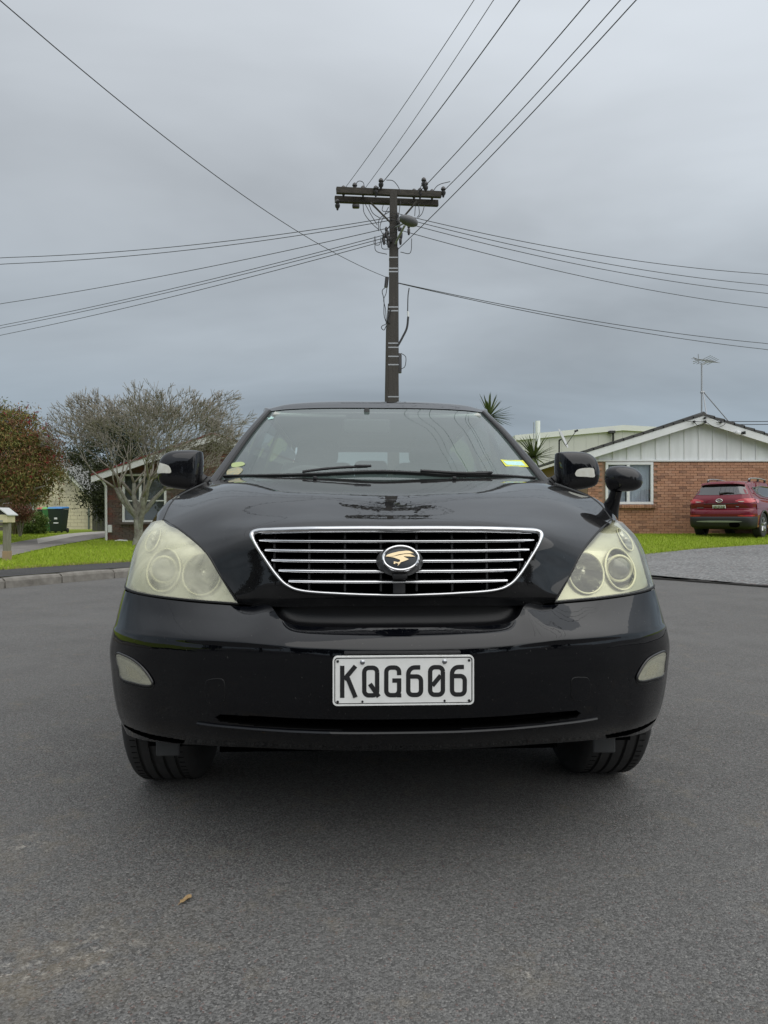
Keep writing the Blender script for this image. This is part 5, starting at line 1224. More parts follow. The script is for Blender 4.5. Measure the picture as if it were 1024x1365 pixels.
for od, (s0, e0, sg) in zip(('highest', 'second highest', 'second lowest', 'lowest'), (((556, 291), (1024, 365.5), .2), ((557, 296), (1024, 380), .2), ((554, 301), (1024, 391), .2), ((552, 312), (1024, 410), .2))):
    LC = 'thin power wire fastened '+od+' of those from the pole over the white gabled house'
    p = wp(*s0, PY); wire(p, level_end(p, *e0, .1), 3.2, abs(s0[0]-524)/abs(e0[0]-s0[0])*.85, sg, .0085, LC, 'wires fanning from the pole over the white gable')
p = wp(533, 377.5, PY)
wire(p, level_end(p, 1024, 458, .0), 3.0, .012, .16, .009, 'upper strand of the low telephone cable pair over the white gable', 'low telephone cables over the white gable')
wire(p+Vector((0, 0, -.01)), level_end(p, 1024, 466, .0), 3.0, .012, .16, .009, 'lower strand of the low telephone cable pair over the white gable', 'low telephone cables over the white gable')
p = wp(514, 369, PY-.1); wire(p, level_end(p, 0, 0, .0), 2.6, 0, .34, .0065, 'twisted black telephone cable sagging over the bare tree side towards the road', '')
for e0, dx, ud in ((561.5, 0, 'upper'), (565.5, .1, 'lower')):
    wire(wp(945, e0, HY+2), wp(1100, e0-1, HY+1), 3.5, 0, .02, .012, ud+' of two thin service wires behind the white gable roof', 'service wires behind the gable')
# ================================================================ vegetation
def leafmesh(name, pts, size, m, parent, dirs=None, asp=.35, n_bend=True):
    """one folded two-face leaf per point"""
    P = np.asarray(pts); n = len(P); d = np.random.normal(size=(n, 3)) if dirs is None else np.asarray(dirs)
    d /= np.linalg.norm(d, axis=1)[:, None]; r = np.random.normal(size=(n, 3)); s = np.cross(d, r); s /= np.linalg.norm(s, axis=1)[:, None]+1e-9
    L_ = np.random.uniform(size[0], size[1], n)[:, None]; up = np.cross(s, d)
    V = np.empty((n, 4, 3)); V[:, 0] = P; V[:, 1] = P+d*L_*.5+s*L_*asp*.5+up*L_*.08; V[:, 2] = P+d*L_; V[:, 3] = P+d*L_*.5-s*L_*asp*.5+up*L_*.08
    b = np.arange(n)[:, None]*4; F = np.concatenate([b+np.array([[0, 1, 2]]), b+np.array([[0, 2, 3]])])
    return quick(name, V.reshape(-1, 3), F, m, parent)
def clumps(c, rad, ncl, npl, rc, shell=.55, seed=1):
    rng = np.random.default_rng(seed); out_ = []
    for k in range(ncl):
        d = rng.normal(size=3); d /= np.linalg.norm(d); q = rng.uniform(shell, 1)**.6
        cc = np.array(c)+d*np.array(rad)*q; out_.append(cc+rng.normal(size=(npl, 3))*rc*np.array([1, 1, .75]))
    return np.concatenate(out_)
M_BARK = mat('lichen_bark', (.125, .11, .09), .95, noise=(9, (.27, .27, .23), .2), bump=(25, .8))
M_TWIG = mat('twig', (.17, .148, .12), .95, noise=(6, (.27, .25, .21), .3))
M_EVER = mat('evergreen_leaf', (.04, .05, .02), .8, spec=.2, island=[(.022, .028, .014), (.038, .046, .02), (.055, .062, .028), (.03, .04, .018)])
M_HEDGE = mat('hedge_leaf', (.07, .11, .025), .6, spec=.3, island=[(.05, .085, .016), (.10, .15, .03), (.075, .12, .022), (.15, .19, .05)])
M_BOTT = mat('bottlebrush_leaf', (.08, .09, .03), .7, spec=.25, island=[(.09, .11, .03), (.15, .16, .045), (.20, .12, .04), (.21, .18, .06), (.09, .12, .03), (.26, .10, .045)])
M_BOTR = mat('red_flower', (.30, .02, .025), .7, island=[(.33, .02, .03), (.20, .02, .022), (.15, .03, .025), (.42, .03, .04)])
M_TAN = mat('bronze_leaf', (.13, .07, .045), .75, island=[(.20, .075, .05), (.13, .07, .035), (.16, .11, .045), (.24, .06, .05)])
# bare tree
BT = thing('bare_tree', 'leafless spreading tree with lichen grey bark on the lawn beside dark brick house', 'tree')
b0 = gp(184, 727); rng = random.Random(11)
segT = []; segB = []
def grow(p, d, ln, r, lev, store):
    n = 3 if lev < 3 else 2
    pts = [p]; rad = [r]
    for i in range(n):
        d = (d+Vector((rng.gauss(0, .13), rng.gauss(0, .13), rng.gauss(0, .10)))+Vector((0, 0, .05 if lev < 4 else .02))).normalized()
        p = p+d*ln/n; pts.append(p); rad.append(r*(1-.35*(i+1)/n))
    store.append((pts, rad))
    if lev >= 8: return
    k = 3 if (rng.random() < (.75 if lev < 6 else .25)) else 2
    for c in range(k):
        a = rng.uniform(0, 2*math.pi); sp = rng.uniform(.35, .85) if lev < 2 else rng.uniform(.3, .75)
        s_ = d.orthogonal().normalized(); s2 = d.cross(s_); nd = (d*math.cos(sp)+(s_*math.cos(a)+s2*math.sin(a))*math.sin(sp))
        nd.z = max(nd.z, -.15); 
        out_d = Vector((p.x-b0.x, p.y-b0.y, 0)); 
        if out_d.length > .1: nd += out_d.normalized()*.13
        top_ = 4.75-b0.z
        nd.z += .16
        if p.z > 4.55: return
        nd.normalize(); grow(p if c else pts[-1], nd, ln*rng.uniform(.62, .86), rad[-1]*(.78 if c == 0 else .62), lev+1, segB)
tr_pts = [b0+Vector((0, 0, -.1)), b0+Vector((.03, 0, .35)), b0+Vector((-.02, 0, .8))]
for st_, dirn, r_ in ((tr_pts[1], Vector((.55, -.1, 1.0)), .085), (tr_pts[1], Vector((-.10, .2, 1.0)), .11), (tr_pts[2], Vector((-.75, -.1, .75)), .07), (tr_pts[2], Vector((.12, .1, 1.2)), .10), (tr_pts[2], Vector((.95, .1, .95)), .085), (tr_pts[2], Vector((.55, -.2, 1.2)), .08), (tr_pts[2], Vector((-.45, .3, 1.25)), .08), (tr_pts[2], Vector((-.4, -.5, 1.0)), .07)):
    grow(st_, dirn.normalized(), rng.uniform(1.04, 1.26), r_, 1, segT)
mb = MB(); mb.tube(tr_pts, [.155, .13, .11], 10); mb.lathe([(.21, -.1), (.165, .04), (.138, .22)], 10, 'Z', b0)
for pts, rad in segT: mb.tube(pts, rad, 7)
trunk = mb.build('trunk', M_BARK, BT, True)
mb = MB()
for pts, rad in segB: mb.tube(pts, [max(x, .0058) for x in rad], 4)
mobj('crown', mb.V, mb.F, M_TWIG, BT, True)
# evergreen mass behind it
ET = thing('evergreen_tree', 'dark olive evergreen tree behind the bare tree and brick house', 'tree', (0, 0, 0))
ec_ = wp(150, 600, 33)
mb = MB(); mb.tube([(ec_.x, 33, 0), (ec_.x+.1, 33, 1.6), (ec_.x, 33, 3.2)], [.25, .2, .12], 8)
for k in range(6): a = k*1.05; mb.tube([(ec_.x, 33, 1.2+.2*k), (ec_.x+1.2*math.cos(a), 33+1.0*math.sin(a), 2.6+.25*k)], [.08, .03], 6)
mb.build('trunk', M_TWIG, ET, True)
P = np.concatenate([clumps((ec_.x, 33, 3.3), (2.2, 1.6, 2.3), 150, 150, .26, .35, 3), clumps((ec_.x+.7, 33, 2.0), (1.3, 1.4, 1.5), 60, 150, .26, .3, 4), clumps((wp(137, 0, 33).x, 33.5, 2.0), (.35, .8, 1.3), 22, 140, .2, .3, 6)])
leafmesh('crown', P, (.07, .15), M_EVER, ET, asp=.45)
# red bottlebrush tree
RT = thing('flowering_tree', 'bushy olive tree with drooping foliage and red bottlebrush flowers', 'tree')
rc = wp(-30, 610, 21)
mb = MB(); mb.tube([(rc.x-.2, 21, .2), (rc.x-.1, 21, 1.0), (rc.x+.1, 21, 1.9), (rc.x, 21, 2.8)], [.2, .17, .12, .06], 8)
for k in range(9):
    a = k*.7; mb.tube([(rc.x, 21, 1.1+.08*k), (rc.x+1.0*math.cos(a), 21+.8*math.sin(a), 2.1+.1*k), (rc.x+2.1*math.cos(a), 21+1.4*math.sin(a), 2.3+.16*k)], [.08, .05, .02], 6)
mb.tube([wp(-5, 672, 20.6), wp(12, 664, 20.3), wp(30, 655, 20.3), wp(60, 648, 20.4)], [.08, .06, .05, .02], 6)
mb.build('trunk', M_TWIG, RT, True)
P = np.concatenate([clumps((rc.x, 21, 2.95), (2.25, 1.7, 1.6), 270, 150, .20, .35, 8), clumps((rc.x+.9, 20.7, 2.1), (1.55, 1.2, .85), 70, 130, .18, .3, 9)])
# drooping strands at the lower rim
rg = np.random.default_rng(5); st_ = []
for k in range(230):
    a = rg.uniform(0, 6.28); q = rg.uniform(.5, 1); c = np.array([rc.x+2.35*q*math.cos(a), 21+1.6*q*math.sin(a), 2.3+rg.uniform(-.5, 1.3)])
    n = 44; t = np.linspace(0, 1, n)[:, None]; st_.append(c+np.array([0, 0, -1.0])*t*rg.uniform(.3, .85)+rg.normal(size=(n, 3))*.05)
P = np.concatenate([P]+st_); P = P[P[:, 2] > 1.28+.25*np.random.rand(len(P))]
D = np.random.normal(size=P.shape)*.8; D[:, 2] -= .9
leafmesh('crown', P, (.07, .14), M_BOTT, RT, D, .28)
Pr = np.concatenate([clumps((rc.x+1.75, 20.5, 2.65), (.95, 1.0, 1.25), 60, 70, .14, .2, 12), clumps((rc.x+1.3, 20.2, 1.75), (.8, .6, .55), 22, 60, .12, .3, 14)])
D = np.random.normal(size=Pr.shape)*.8; D[:, 2] -= .8
leafmesh('bronze_foliage', Pr, (.05, .10), M_TAN, RT, D, .28)
fl_ = clumps((rc.x+.6, 20.4, 3.0), (2.1, 1.3, 1.4), 170, 1, .1, .7, 21); Pf = []; Df = []
for c in fl_:
    d = np.random.normal(size=3); d[2] -= .6; d /= np.linalg.norm(d)
    for k in range(70):
        t = random.uniform(0, .12); r = np.random.normal(size=3); Pf.append(c+d*t); Df.append(r)
leafmesh('flowers', np.array(Pf), (.02, .045), M_BOTR, RT, np.array(Df), .25)
# hedge bush and bronze shrub
HB = thing('hedge_bush', 'rounded clipped green bush beside the wheelie bins', 'bush')
hb = wp(42, 694, 26.5); hz_ = T(hb.x, 26.5)
P = clumps((hb.x, 26.5, hz_+.42), (.48, .5, .44), 70, 120, .09, .6, 31); P = P[P[:, 2] > hz_]
leafmesh('foliage', P, (.05, .09), M_HEDGE, HB, asp=.5)
mb = MB()
for k in range(7): a = k*.9; mb.tube([(hb.x, 26.5, hz_-.05), (hb.x+.35*math.cos(a), 26.5+.3*math.sin(a), hz_+.6)], [.03, .01], 5)
mb.build('stems', M_TWIG, HB)
BB = thing('strappy_shrub', 'loose olive strappy shrub beside the rounded green bush', 'bush')
sb = wp(21, 697, 26.2); Vv = []; Ff = []
rg = random.Random(3)
M_STRAP = mat('strap_leaf', (.10, .10, .035), .7, island=[(.09, .10, .03), (.15, .13, .05), (.07, .08, .03), (.18, .14, .07)])
for k in range(170):
    a = rg.uniform(0, 6.28); h = rg.uniform(.35, .75); s_ = rg.uniform(.15, .5); c = Vector((sb.x+rg.gauss(0, .14), 26.2+rg.gauss(0, .14), hz_)); dx = Vector((math.cos(a), math.sin(a), 0)); sd_ = Vector((-dx.y, dx.x, 0))*.013
    pts = [c, c+dx*s_*.3+Vector((0, 0, h*.6)), c+dx*s_*.7+Vector((0, 0, h)), c+dx*s_+Vector((0, 0, h*.8))]; o_ = len(Vv)
    for i, p in enumerate(pts): Vv += [p+sd_*(1-i*.3), p-sd_*(1-i*.3)]
    Ff += [(o_+2*i, o_+2*i+1, o_+2*i+3, o_+2*i+2) for i in range(3)]
mobj('foliage', Vv, Ff, M_STRAP, BB, False)
BS = thing('bronze_shrub', 'small bronze red leaved shrub below the flowering tree', 'bush')
bs_ = wp(27, 680, 24); P = clumps((bs_.x, 24, 1.15), (.34, .3, .36), 36, 90, .09, .3, 44); leafmesh('foliage', P, (.04, .08), M_TAN, BS, asp=.5)
mb = MB()
for k in range(5): mb.tube([(bs_.x, 24, .25), (bs_.x+.2*math.cos(k*1.3), 24+.2*math.sin(k*1.3), 1.2)], [.03, .01], 5)
mb.build('stems', M_TWIG, BS)
# yucca with two heads behind the car
YU = thing('yucca', 'tall yucca with spiky green heads behind the black car', 'yucca', (wp(672, 690, 22).x, 22, .2))
yc = Vector(YU.location); M_YUC = mat('yucca_leaf', (.055, .085, .03), .5, spec=.35, noise=(5, (.11, .135, .05), .3))
h1, h2 = wp(652, 556, 22)-yc, wp(712, 610, 22)-yc
mb = MB(); mb.tube([(0, 0, -.1), (0, 0, 1.0), (h1.x*.5, 0, h1.z*.6), h1], [.2, .16, .12, .09], 10); mb.tube([(0, 0, .8), (h2.x*.6, 0, 1.4), h2], [.14, .11, .08], 10); mb.build('trunk', M_BARK, YU, True)
Vl = []; nS = 7
for i in range(nS+1):
    t = i/nS; w_ = .040*(1-t)**.6*(.75+.6*min(t*3, 1)) if t < 1 else .001
    Vl += [(t, w_, -.10*t*t), (t, 0, -.10*t*t-w_*.35), (t, -w_, -.10*t*t)]
Fl = [f for i in range(nS) for f in ((i*3, i*3+1, i*3+4, i*3+3), (i*3+1, i*3+2, i*3+5, i*3+4))]
lm = None; rg = random.Random(8)
for hd, sc_ in ((h1, .80), (h2, .85)):
    for k in range(64):
        z = rg.uniform(-.35, 1); a = rg.uniform(0, 6.28)
        d = Vector((math.cos(a)*math.sqrt(max(0, 1-z*z)), math.sin(a)*math.sqrt(max(0, 1-z*z)), z))
        if lm is None: o = mobj('leaf', Vl, Fl, M_YUC, YU, False); lm = o
        else: o = lm.copy(); COL.objects.link(o); o.parent = YU
        o.location = hd-d*.02; o.rotation_euler = d.to_track_quat('X', 'Z').to_euler(); k_ = sc_*rg.uniform(.8, 1.1); o.scale = (k_, k_, k_)

# ================================================================ street things
# letterbox
lp = gp(9.5, 747.5); LB_ = thing('letterbox', 'cream letterbox with gabled roof on a weathered timber post', 'letterbox', (lp.x, lp.y, lp.z))
s0 = lp.y/FPX
MB().box((0, 0, .42), (.115, .10, .98)).build('post', mat('post_timber', (.25, .24, .19), .9, noise=(6, (.15, .14, .11), .3, (5, 5, .6)), bump=(30, .5)), LB_, False, .006)
MB().box((0, 0, .06), (.13, .115, .26)).build('post_foot', mat('post_stain', (.36, .24, .14), .9, noise=(9, (.24, .20, .14), .3)), LB_, False, .006)
zb = (747.5-696.5)*s0; M_LBX = mat('letterbox_cream', (.62, .56, .36), .6, noise=(8, (.52, .47, .32), .3))
MB().box((-.06, 0, zb+.075), (.28, .30, .15)).build('box_body', M_LBX, LB_, False, .006)
MB().prism([(-.20, zb+.151), (.08, zb+.151), (-.06, zb+.255)], -.14, .15).build('gable_end', mat('letterbox_dark', (.03, .03, .03), .8), LB_)
for s_ in (-1, 1):
    MB().prism([(-.06, zb+.285), (-.06+s_*.175, zb+.150), (-.06+s_*.175, zb+.132), (-.06, zb+.262)], -.19, .19).build('roof_slope', mat('letterbox_roof', (.50, .51, .50), .6), LB_)
MB().box((-.05, -.152, zb+.03), (.10, .008, .028)).build('number_strip', M_GALV, LB_)
# wheelie bins
def bin_(px, Y, bm_, lm_, label, deco=True):
    p = wp(px, 690, Y); z = T(p.x, Y); t = thing('wheelie_bin', label, 'bin', (p.x, Y, z), 0, 'wheelie bins beside the cream wall')
    mb = MB(); V = []
    for zz, hw_, hd in ((.06, .225, .24), (.93, .285, .34), (.97, .295, .35), (.97, .27, .33)): V += [(-hw_, -hd, zz), (hw_, -hd, zz), (hw_, hd, zz), (-hw_, hd, zz)]
    mb.add(V, [(3, 2, 1, 0)]+[(4*i+j, 4*i+(j+1) % 4, 4*i+4+(j+1) % 4, 4*i+4+j) for i in range(3) for j in range(4)]+[(12, 13, 14, 15)]); mb.build('bin_body', bm_, t, True, .02)
    mb = MB(); mb.add([(-.31, -.38, .985), (.31, -.38, .985), (.31, .38, 1.02), (-.31, .38, 1.02), (-.27, -.30, 1.05), (.27, -.30, 1.05), (.27, .32, 1.08), (-.27, .32, 1.08)], [(0, 1, 5, 4), (1, 2, 6, 5), (2, 3, 7, 6), (3, 0, 4, 7), (4, 5, 6, 7), (3, 2, 1, 0)]); mb.build('lid', lm_, t, True, .015)
    mb = MB(); mb.tube([(-.25, .40, 1.0), (.25, .40, 1.0)], .018, 8); mb.build('handle', bm_, t, True)
    for s_ in (-1, 1): mb = MB(); mb.lathe([(.001, -.025), (.09, -.025), (.10, -.01), (.10, .01), (.09, .025), (.001, .025)], 16, 'X', (s_*.25, .28, .10)); mb.build('wheel', M_RUB, t, True)
    if deco:
        MB().box((.03, -.300, .62), (.12, .012, .13), Matrix.Rotation(R(-6), 3, 'X')).build('emblem_mark', M_WHITE, t)
        MB().box((.03, -.278, .42), (.20, .012, .06), Matrix.Rotation(R(-6), 3, 'X')).build('label_strip', M_WHITE, t)
M_BINK = mat('bin_dark', (.018, .03, .03), .55); M_BING = mat('bin_green', (.06, .20, .075), .55)
bin_(63.5, 30.4, M_BINK, mat('lid_red', (.42, .07, .05), .5), 'dark bin with red lid half hidden behind the bush')
bin_(70.5, 29.8, M_BING, mat('lid_green', (.10, .42, .09), .5), 'green wheelie bin with bright green lid')
bin_(78.0, 29.1, M_BINK, mat('lid_blue', (.05, .19, .42), .5), 'dark wheelie bin with blue lid')
# fallen leaf, bird
lpos = wp(248, 1202, HC*FPX/(1202-YH)); 
Vv = []; Ff = []; n = 9
for i in range(n):
    t = i/(n-1); w_ = .0085*math.sin(math.pi*min(max(t*.96+.03, 0), 1))**.7
    for j, k in enumerate((-1, -.5, 0, .5, 1)): Vv.append(((t-.5)*.036, k*w_, .0035+.004*abs(k)+.003*math.sin(t*7+k*2)))
for i in range(n-1):
    for j in range(4): Ff.append((i*5+j, i*5+j+1, (i+1)*5+j+1, (i+1)*5+j))
lf = mobj('fallen_leaf', Vv, Ff, mat('dead_leaf', (.24, .145, .06), .75, noise=(160, (.36, .26, .13), .25)), None); lf.location = (lpos.x, lpos.y, .0015); lf.rotation_euler = (0, 0, R(55))
mb = MB(); mb.tube([(-.018, 0, .004), (-.027, -.002, .003)], .0009, 5); st_ = mb.build('stalk', MATS['dead_leaf'], lf)
tag(lf, 'small brown dead leaf lying on the asphalt', 'leaf')
rg = random.Random(5)
bp_ = wp(295, 527, 60); mb = MB(); mb.tube([(-.13, 0, 0), (-.06, 0, .02), (.05, 0, .02), (.12, 0, .01)], [.02, .06, .06, .015], 8)
bd = thing('bird', 'tiny dark bird flying above the house roofs', 'bird', bp_, R(30)); mb.build('body', M_BLKM, bd, True)
mobj('wing', [(-.05, 0, .03), (.06, 0, .03), (.02, .22, .10), (-.03, .30, .06)], [(0, 1, 2, 3)], M_BLKM, bd); mobj('wing', [(-.05, 0, .03), (.06, 0, .03), (.02, -.22, .10), (-.03, -.30, .06)], [(0, 1, 2, 3)], M_BLKM, bd)

# ================================================================ dark red parked SUV (rear view)
SY = 20.3; sp = gp(957, 715.5); 
SV = thing('parked_car', 'dark red parked family car seen from behind on the lawn by brick house', 'car', (wp(958, 690, SY).x, SY, T(wp(958, 690, SY).x, SY)+.012), R(-43))
# local: x across, y forwards from the tail, z up
P_RED = paint('dark_red_paint', (.155, .010, .022), .01); P_RED.node_tree.nodes['Principled BSDF'].inputs['Metallic'].default_value = .2
G_DK = glass('privacy_glass', (.05, .055, .06), .06, (.12, .13, .14), 1.7)
RB = [   # tail, top to bottom, centre to corner
    [(0, .42, 1.60), (.35, .43, 1.595), (.54, .46, 1.57), (.61, .52, 1.53)],
    [(0, .33, 1.50), (.37, .34, 1.495), (.58, .37, 1.47), (.655, .46, 1.43)],
    [(0, .16, 1.24), (.42, .17, 1.235), (.70, .21, 1.215), (.80, .36, 1.18)],
    [(0, .07, 1.10), (.45, .08, 1.10), (.76, .14, 1.085), (.87, .34, 1.06)],
    [(0, .05, .99), (.47, .06, .99), (.79, .12, .98), (.905, .34, .97)],
    [(0, .06, .90), (.47, .07, .90), (.79, .13, .895), (.905, .36, .89)],
    [(0, .09, .83), (.48, .10, .83), (.80, .15, .825), (.908, .38, .82)],
    [(0, .02, .77), (.48, .03, .77), (.80, .10, .77), (.915, .36, .765)],
    [(0, .0, .69), (.48, .01, .69), (.80, .09, .69), (.92, .36, .68)],
    [(0, .01, .60), (.48, .02, .60), (.80, .10, .60), (.92, .38, .60)],
]
GT = surf([full(r) for r in RB], 81, 70); V, F = gridVF(GT); BV_T = bvh(V, F)
mobj('tail_panel', V, F, P_RED, SV)
LBm = [[(0, .01, .60), (.48, .02, .60), (.80, .10, .60), (.92, .38, .60)], [(0, -.01, .55), (.48, 0, .55), (.80, .08, .55), (.925, .38, .55)], [(0, 0, .42), (.48, .01, .42), (.80, .09, .42), (.92, .38, .42)], [(0, .06, .30), (.48, .07, .30), (.78, .14, .30), (.89, .40, .30)], [(0, .22, .24), (.48, .22, .24), (.7, .26, .24), (.8, .42, .26)]]
V, F = gridVF(surf([full(r) for r in LBm], 61, 24)); mobj('rear_bumper', V, F, M_PLAS, SV); BV_LB = bvh(V, F)
def ty(x, z, off=.004, bv=BV_T):
    p, n_, i, d = bv.ray_cast(Vector((x, -2, z)), Vector((0, 1, 0)))
    if p is None: return Vector((x, .3, z))
    if n_.y > 0: n_ = -n_
    return p+n_*off
def tpad(name, poly, m, off=.006, bv=BV_T, n=40, sm=True, parent=None):
    P = closed_cr(poly, n) if sm else np.array(poly, float); n = len(P); c = P.mean(0); V = []; F = []
    for k in range(7):
        for p in P: q = c+(p-c)*k/6; V.append(ty(q[0], q[1], off, bv))
    for k in range(6):
        for j in range(n): F.append((k*n+j, k*n+(j+1) % n, (k+1)*n+(j+1) % n, (k+1)*n+j))
    return mobj(name, V, F, m, parent or SV)
rw = tpad('rear_window', [(-.56, 1.48), (-.3, 1.50), (0, 1.505), (.3, 1.50), (.56, 1.48), (.62, 1.40), (.70, 1.26), (.66, 1.235), (.35, 1.222), (0, 1.218), (-.35, 1.222), (-.66, 1.235), (-.70, 1.26), (-.62, 1.40)], G_DK, .006, n=60)
mb = MB(); mb.tube([ty(-.02, 1.245, .02), ty(.18, 1.27, .03), ty(.36, 1.258, .02)], [.028, .02, .012], 8); mb.build('rear_wiper', M_BLKM, SV, True)
V, F = gridVF(surf([full(r) for r in [[(0, .26, 1.545), (.35, .27, 1.54), (.60, .33, 1.51)], [(0, .33, 1.605), (.35, .34, 1.60), (.60, .40, 1.565)], [(0, .55, 1.635), (.35, .55, 1.63), (.60, .58, 1.59)]]], 41, 10)); mobj('roof_spoiler', V, F, P_RED, SV)
V, F = gridVF(surf([full(r) for r in [[(0, .26, 1.543), (.35, .27, 1.538), (.60, .33, 1.508)], [(0, .42, 1.515), (.35, .43, 1.51), (.58, .48, 1.48)]]], 41, 6)); mobj('spoiler_underside', V, F, M_BLKM, SV)
M_TL = mat('tail_lens_red', (.42, .012, .02), .12, coat=1.0, noise=(9, (.60, .05, .06), .2)); M_TLC = mat('tail_lens_clear', (.55, .45, .42), .15)
for s_ in (-1, 1):
    a = tpad('tail_light', [(s_*x, z) for x, z in ((.42, 1.045), (.50, 1.075), (.62, 1.10), (.76, 1.105), (.865, 1.10), (.895, 1.06), (.86, 1.005), (.76, .985), (.60, .995), (.48, 1.015))], M_TL, .010)
    tpad('reverse_lens', [(s_*x, z) for x, z in ((.50, 1.028), (.56, 1.034), (.64, 1.034), (.66, 1.022), (.60, 1.008), (.52, 1.014))], M_TLC, .016, parent=a, n=24)
    # wrap-round end of the lamp on the flank
    V = [(s_*.907, .36, 1.09), (s_*.905, .62, 1.075), (s_*.912, .60, 1.03), (s_*.925, .36, .99)]
    tpad('reflector', [(s_*x, z) for x, z in ((.52, .635), (.72, .64), (.86, .645), (.865, .615), (.72, .605), (.53, .612))], M_TL, .006, n=24)
mb = MB(); mb.tube([ty(x, .965, .004) for x in np.linspace(-.42, .5, 20)], .012, 6); mb.build('tailgate_recess', M_BLKM, SV)
mb = MB(); mb.tube([ty(.0+.085*math.cos(a), 1.055+.045*math.sin(a), .010) for a in np.linspace(0, 2*math.pi, 30, endpoint=False)], .009, 6, True)
for q in (((-.045, 1.03), (-.02, 1.085)), ((.02, 1.025), (.045, 1.08)), ((-.03, 1.05), (.03, 1.062))): mb.tube([ty(*q[0], .012), ty(*q[1], .012)], .010, 6)
mb.build('tail_emblem', M_CHROME, SV, True)
pl2 = tpad('number_plate', [(-.18, .815), (.18, .815), (.18, .935), (-.18, .935)], M_PW, .03, n=4, sm=False)
x = -.15
for chx in ('K', 'S', 'P', '2', '3'):
    segs = {'K': ((0, 0, 0, 1), (0, .5, 1, 1), (0, .5, 1, 0)), 'S': ((1, 1, 0, 1), (0, 1, 0, .5), (0, .5, 1, .5), (1, .5, 1, 0), (1, 0, 0, 0)), 'P': ((0, 0, 0, 1), (0, 1, 1, 1), (1, 1, 1, .5), (1, .5, 0, .5)), '2': ((0, 1, 1, 1), (1, 1, 1, .5), (1, .5, 0, .5), (0, .5, 0, 0), (0, 0, 1, 0)), '3': ((0, 1, 1, 1), (1, 1, 1, 0), (0, .5, 1, .5), (0, 0, 1, 0))}[chx]
    mb = MB()
    for a, b, c, d in segs: mb.tube([ty(x+.04*a, .84+.07*b, .034), ty(x+.04*c, .84+.07*d, .034)], .0055, 5)
    mb.build('plate_character', M_PB, pl2); x += .064
mb = MB(); mb.tube([ty(a, .885, .010) for a in (.44, .52)], .014, 6); mb.tube([ty(a, .86, .010) for a in (-.62, -.44)], .009, 6); mb.build('model_badge', M_CHROME2, SV)
tpad('skid_trim', [(-.60, .47), (-.3, .485), (0, .488), (.3, .485), (.60, .47), (.56, .45), (.3, .44), (0, .438), (-.3, .44), (-.56, .45)], mat('skid_silver', (.35, .36, .36), .35, .7), .012, BV_LB, 40)
tpad('tow_recess', [(.30, .42), (.50, .43), (.56, .38), (.50, .31), (.32, .31), (.28, .36)], M_VOID, .006, BV_LB, 30)
# flanks, roof, glass
FLK = [[(.61, .52, 1.53), (.80, .36, 1.18), (.905, .34, .97), (.915, .36, .765), (.92, .38, .60), (.90, .40, .30)],
       [(.64, .85, 1.555), (.815, .72, 1.15), (.915, .70, .97), (.925, .70, .77), (.925, .70, .60), (.90, .70, .30)],
       [(.655, 1.5, 1.585), (.82, 1.5, 1.12), (.92, 1.5, .96), (.928, 1.5, .77), (.92, 1.5, .58), (.89, 1.5, .28)],
       [(.655, 2.4, 1.585), (.82, 2.4, 1.09), (.92, 2.4, .94), (.925, 2.4, .77), (.918, 2.4, .58), (.89, 2.4, .28)],
       [(.60, 3.0, 1.45), (.80, 3.2, 1.06), (.91, 3.3, .92), (.92, 3.3, .77), (.92, 3.3, .58), (.89, 3.3, .28)],
       [(.62, 4.1, .98), (.72, 4.2, .93), (.83, 4.25, .86), (.86, 4.3, .74), (.86, 4.3, .58), (.84, 4.3, .30)],
       [(.40, 4.6, .90), (.5, 4.62, .86), (.58, 4.65, .80), (.60, 4.68, .70), (.60, 4.68, .55), (.58, 4.62, .30)]]
GF = surf(FLK, 40, 120)
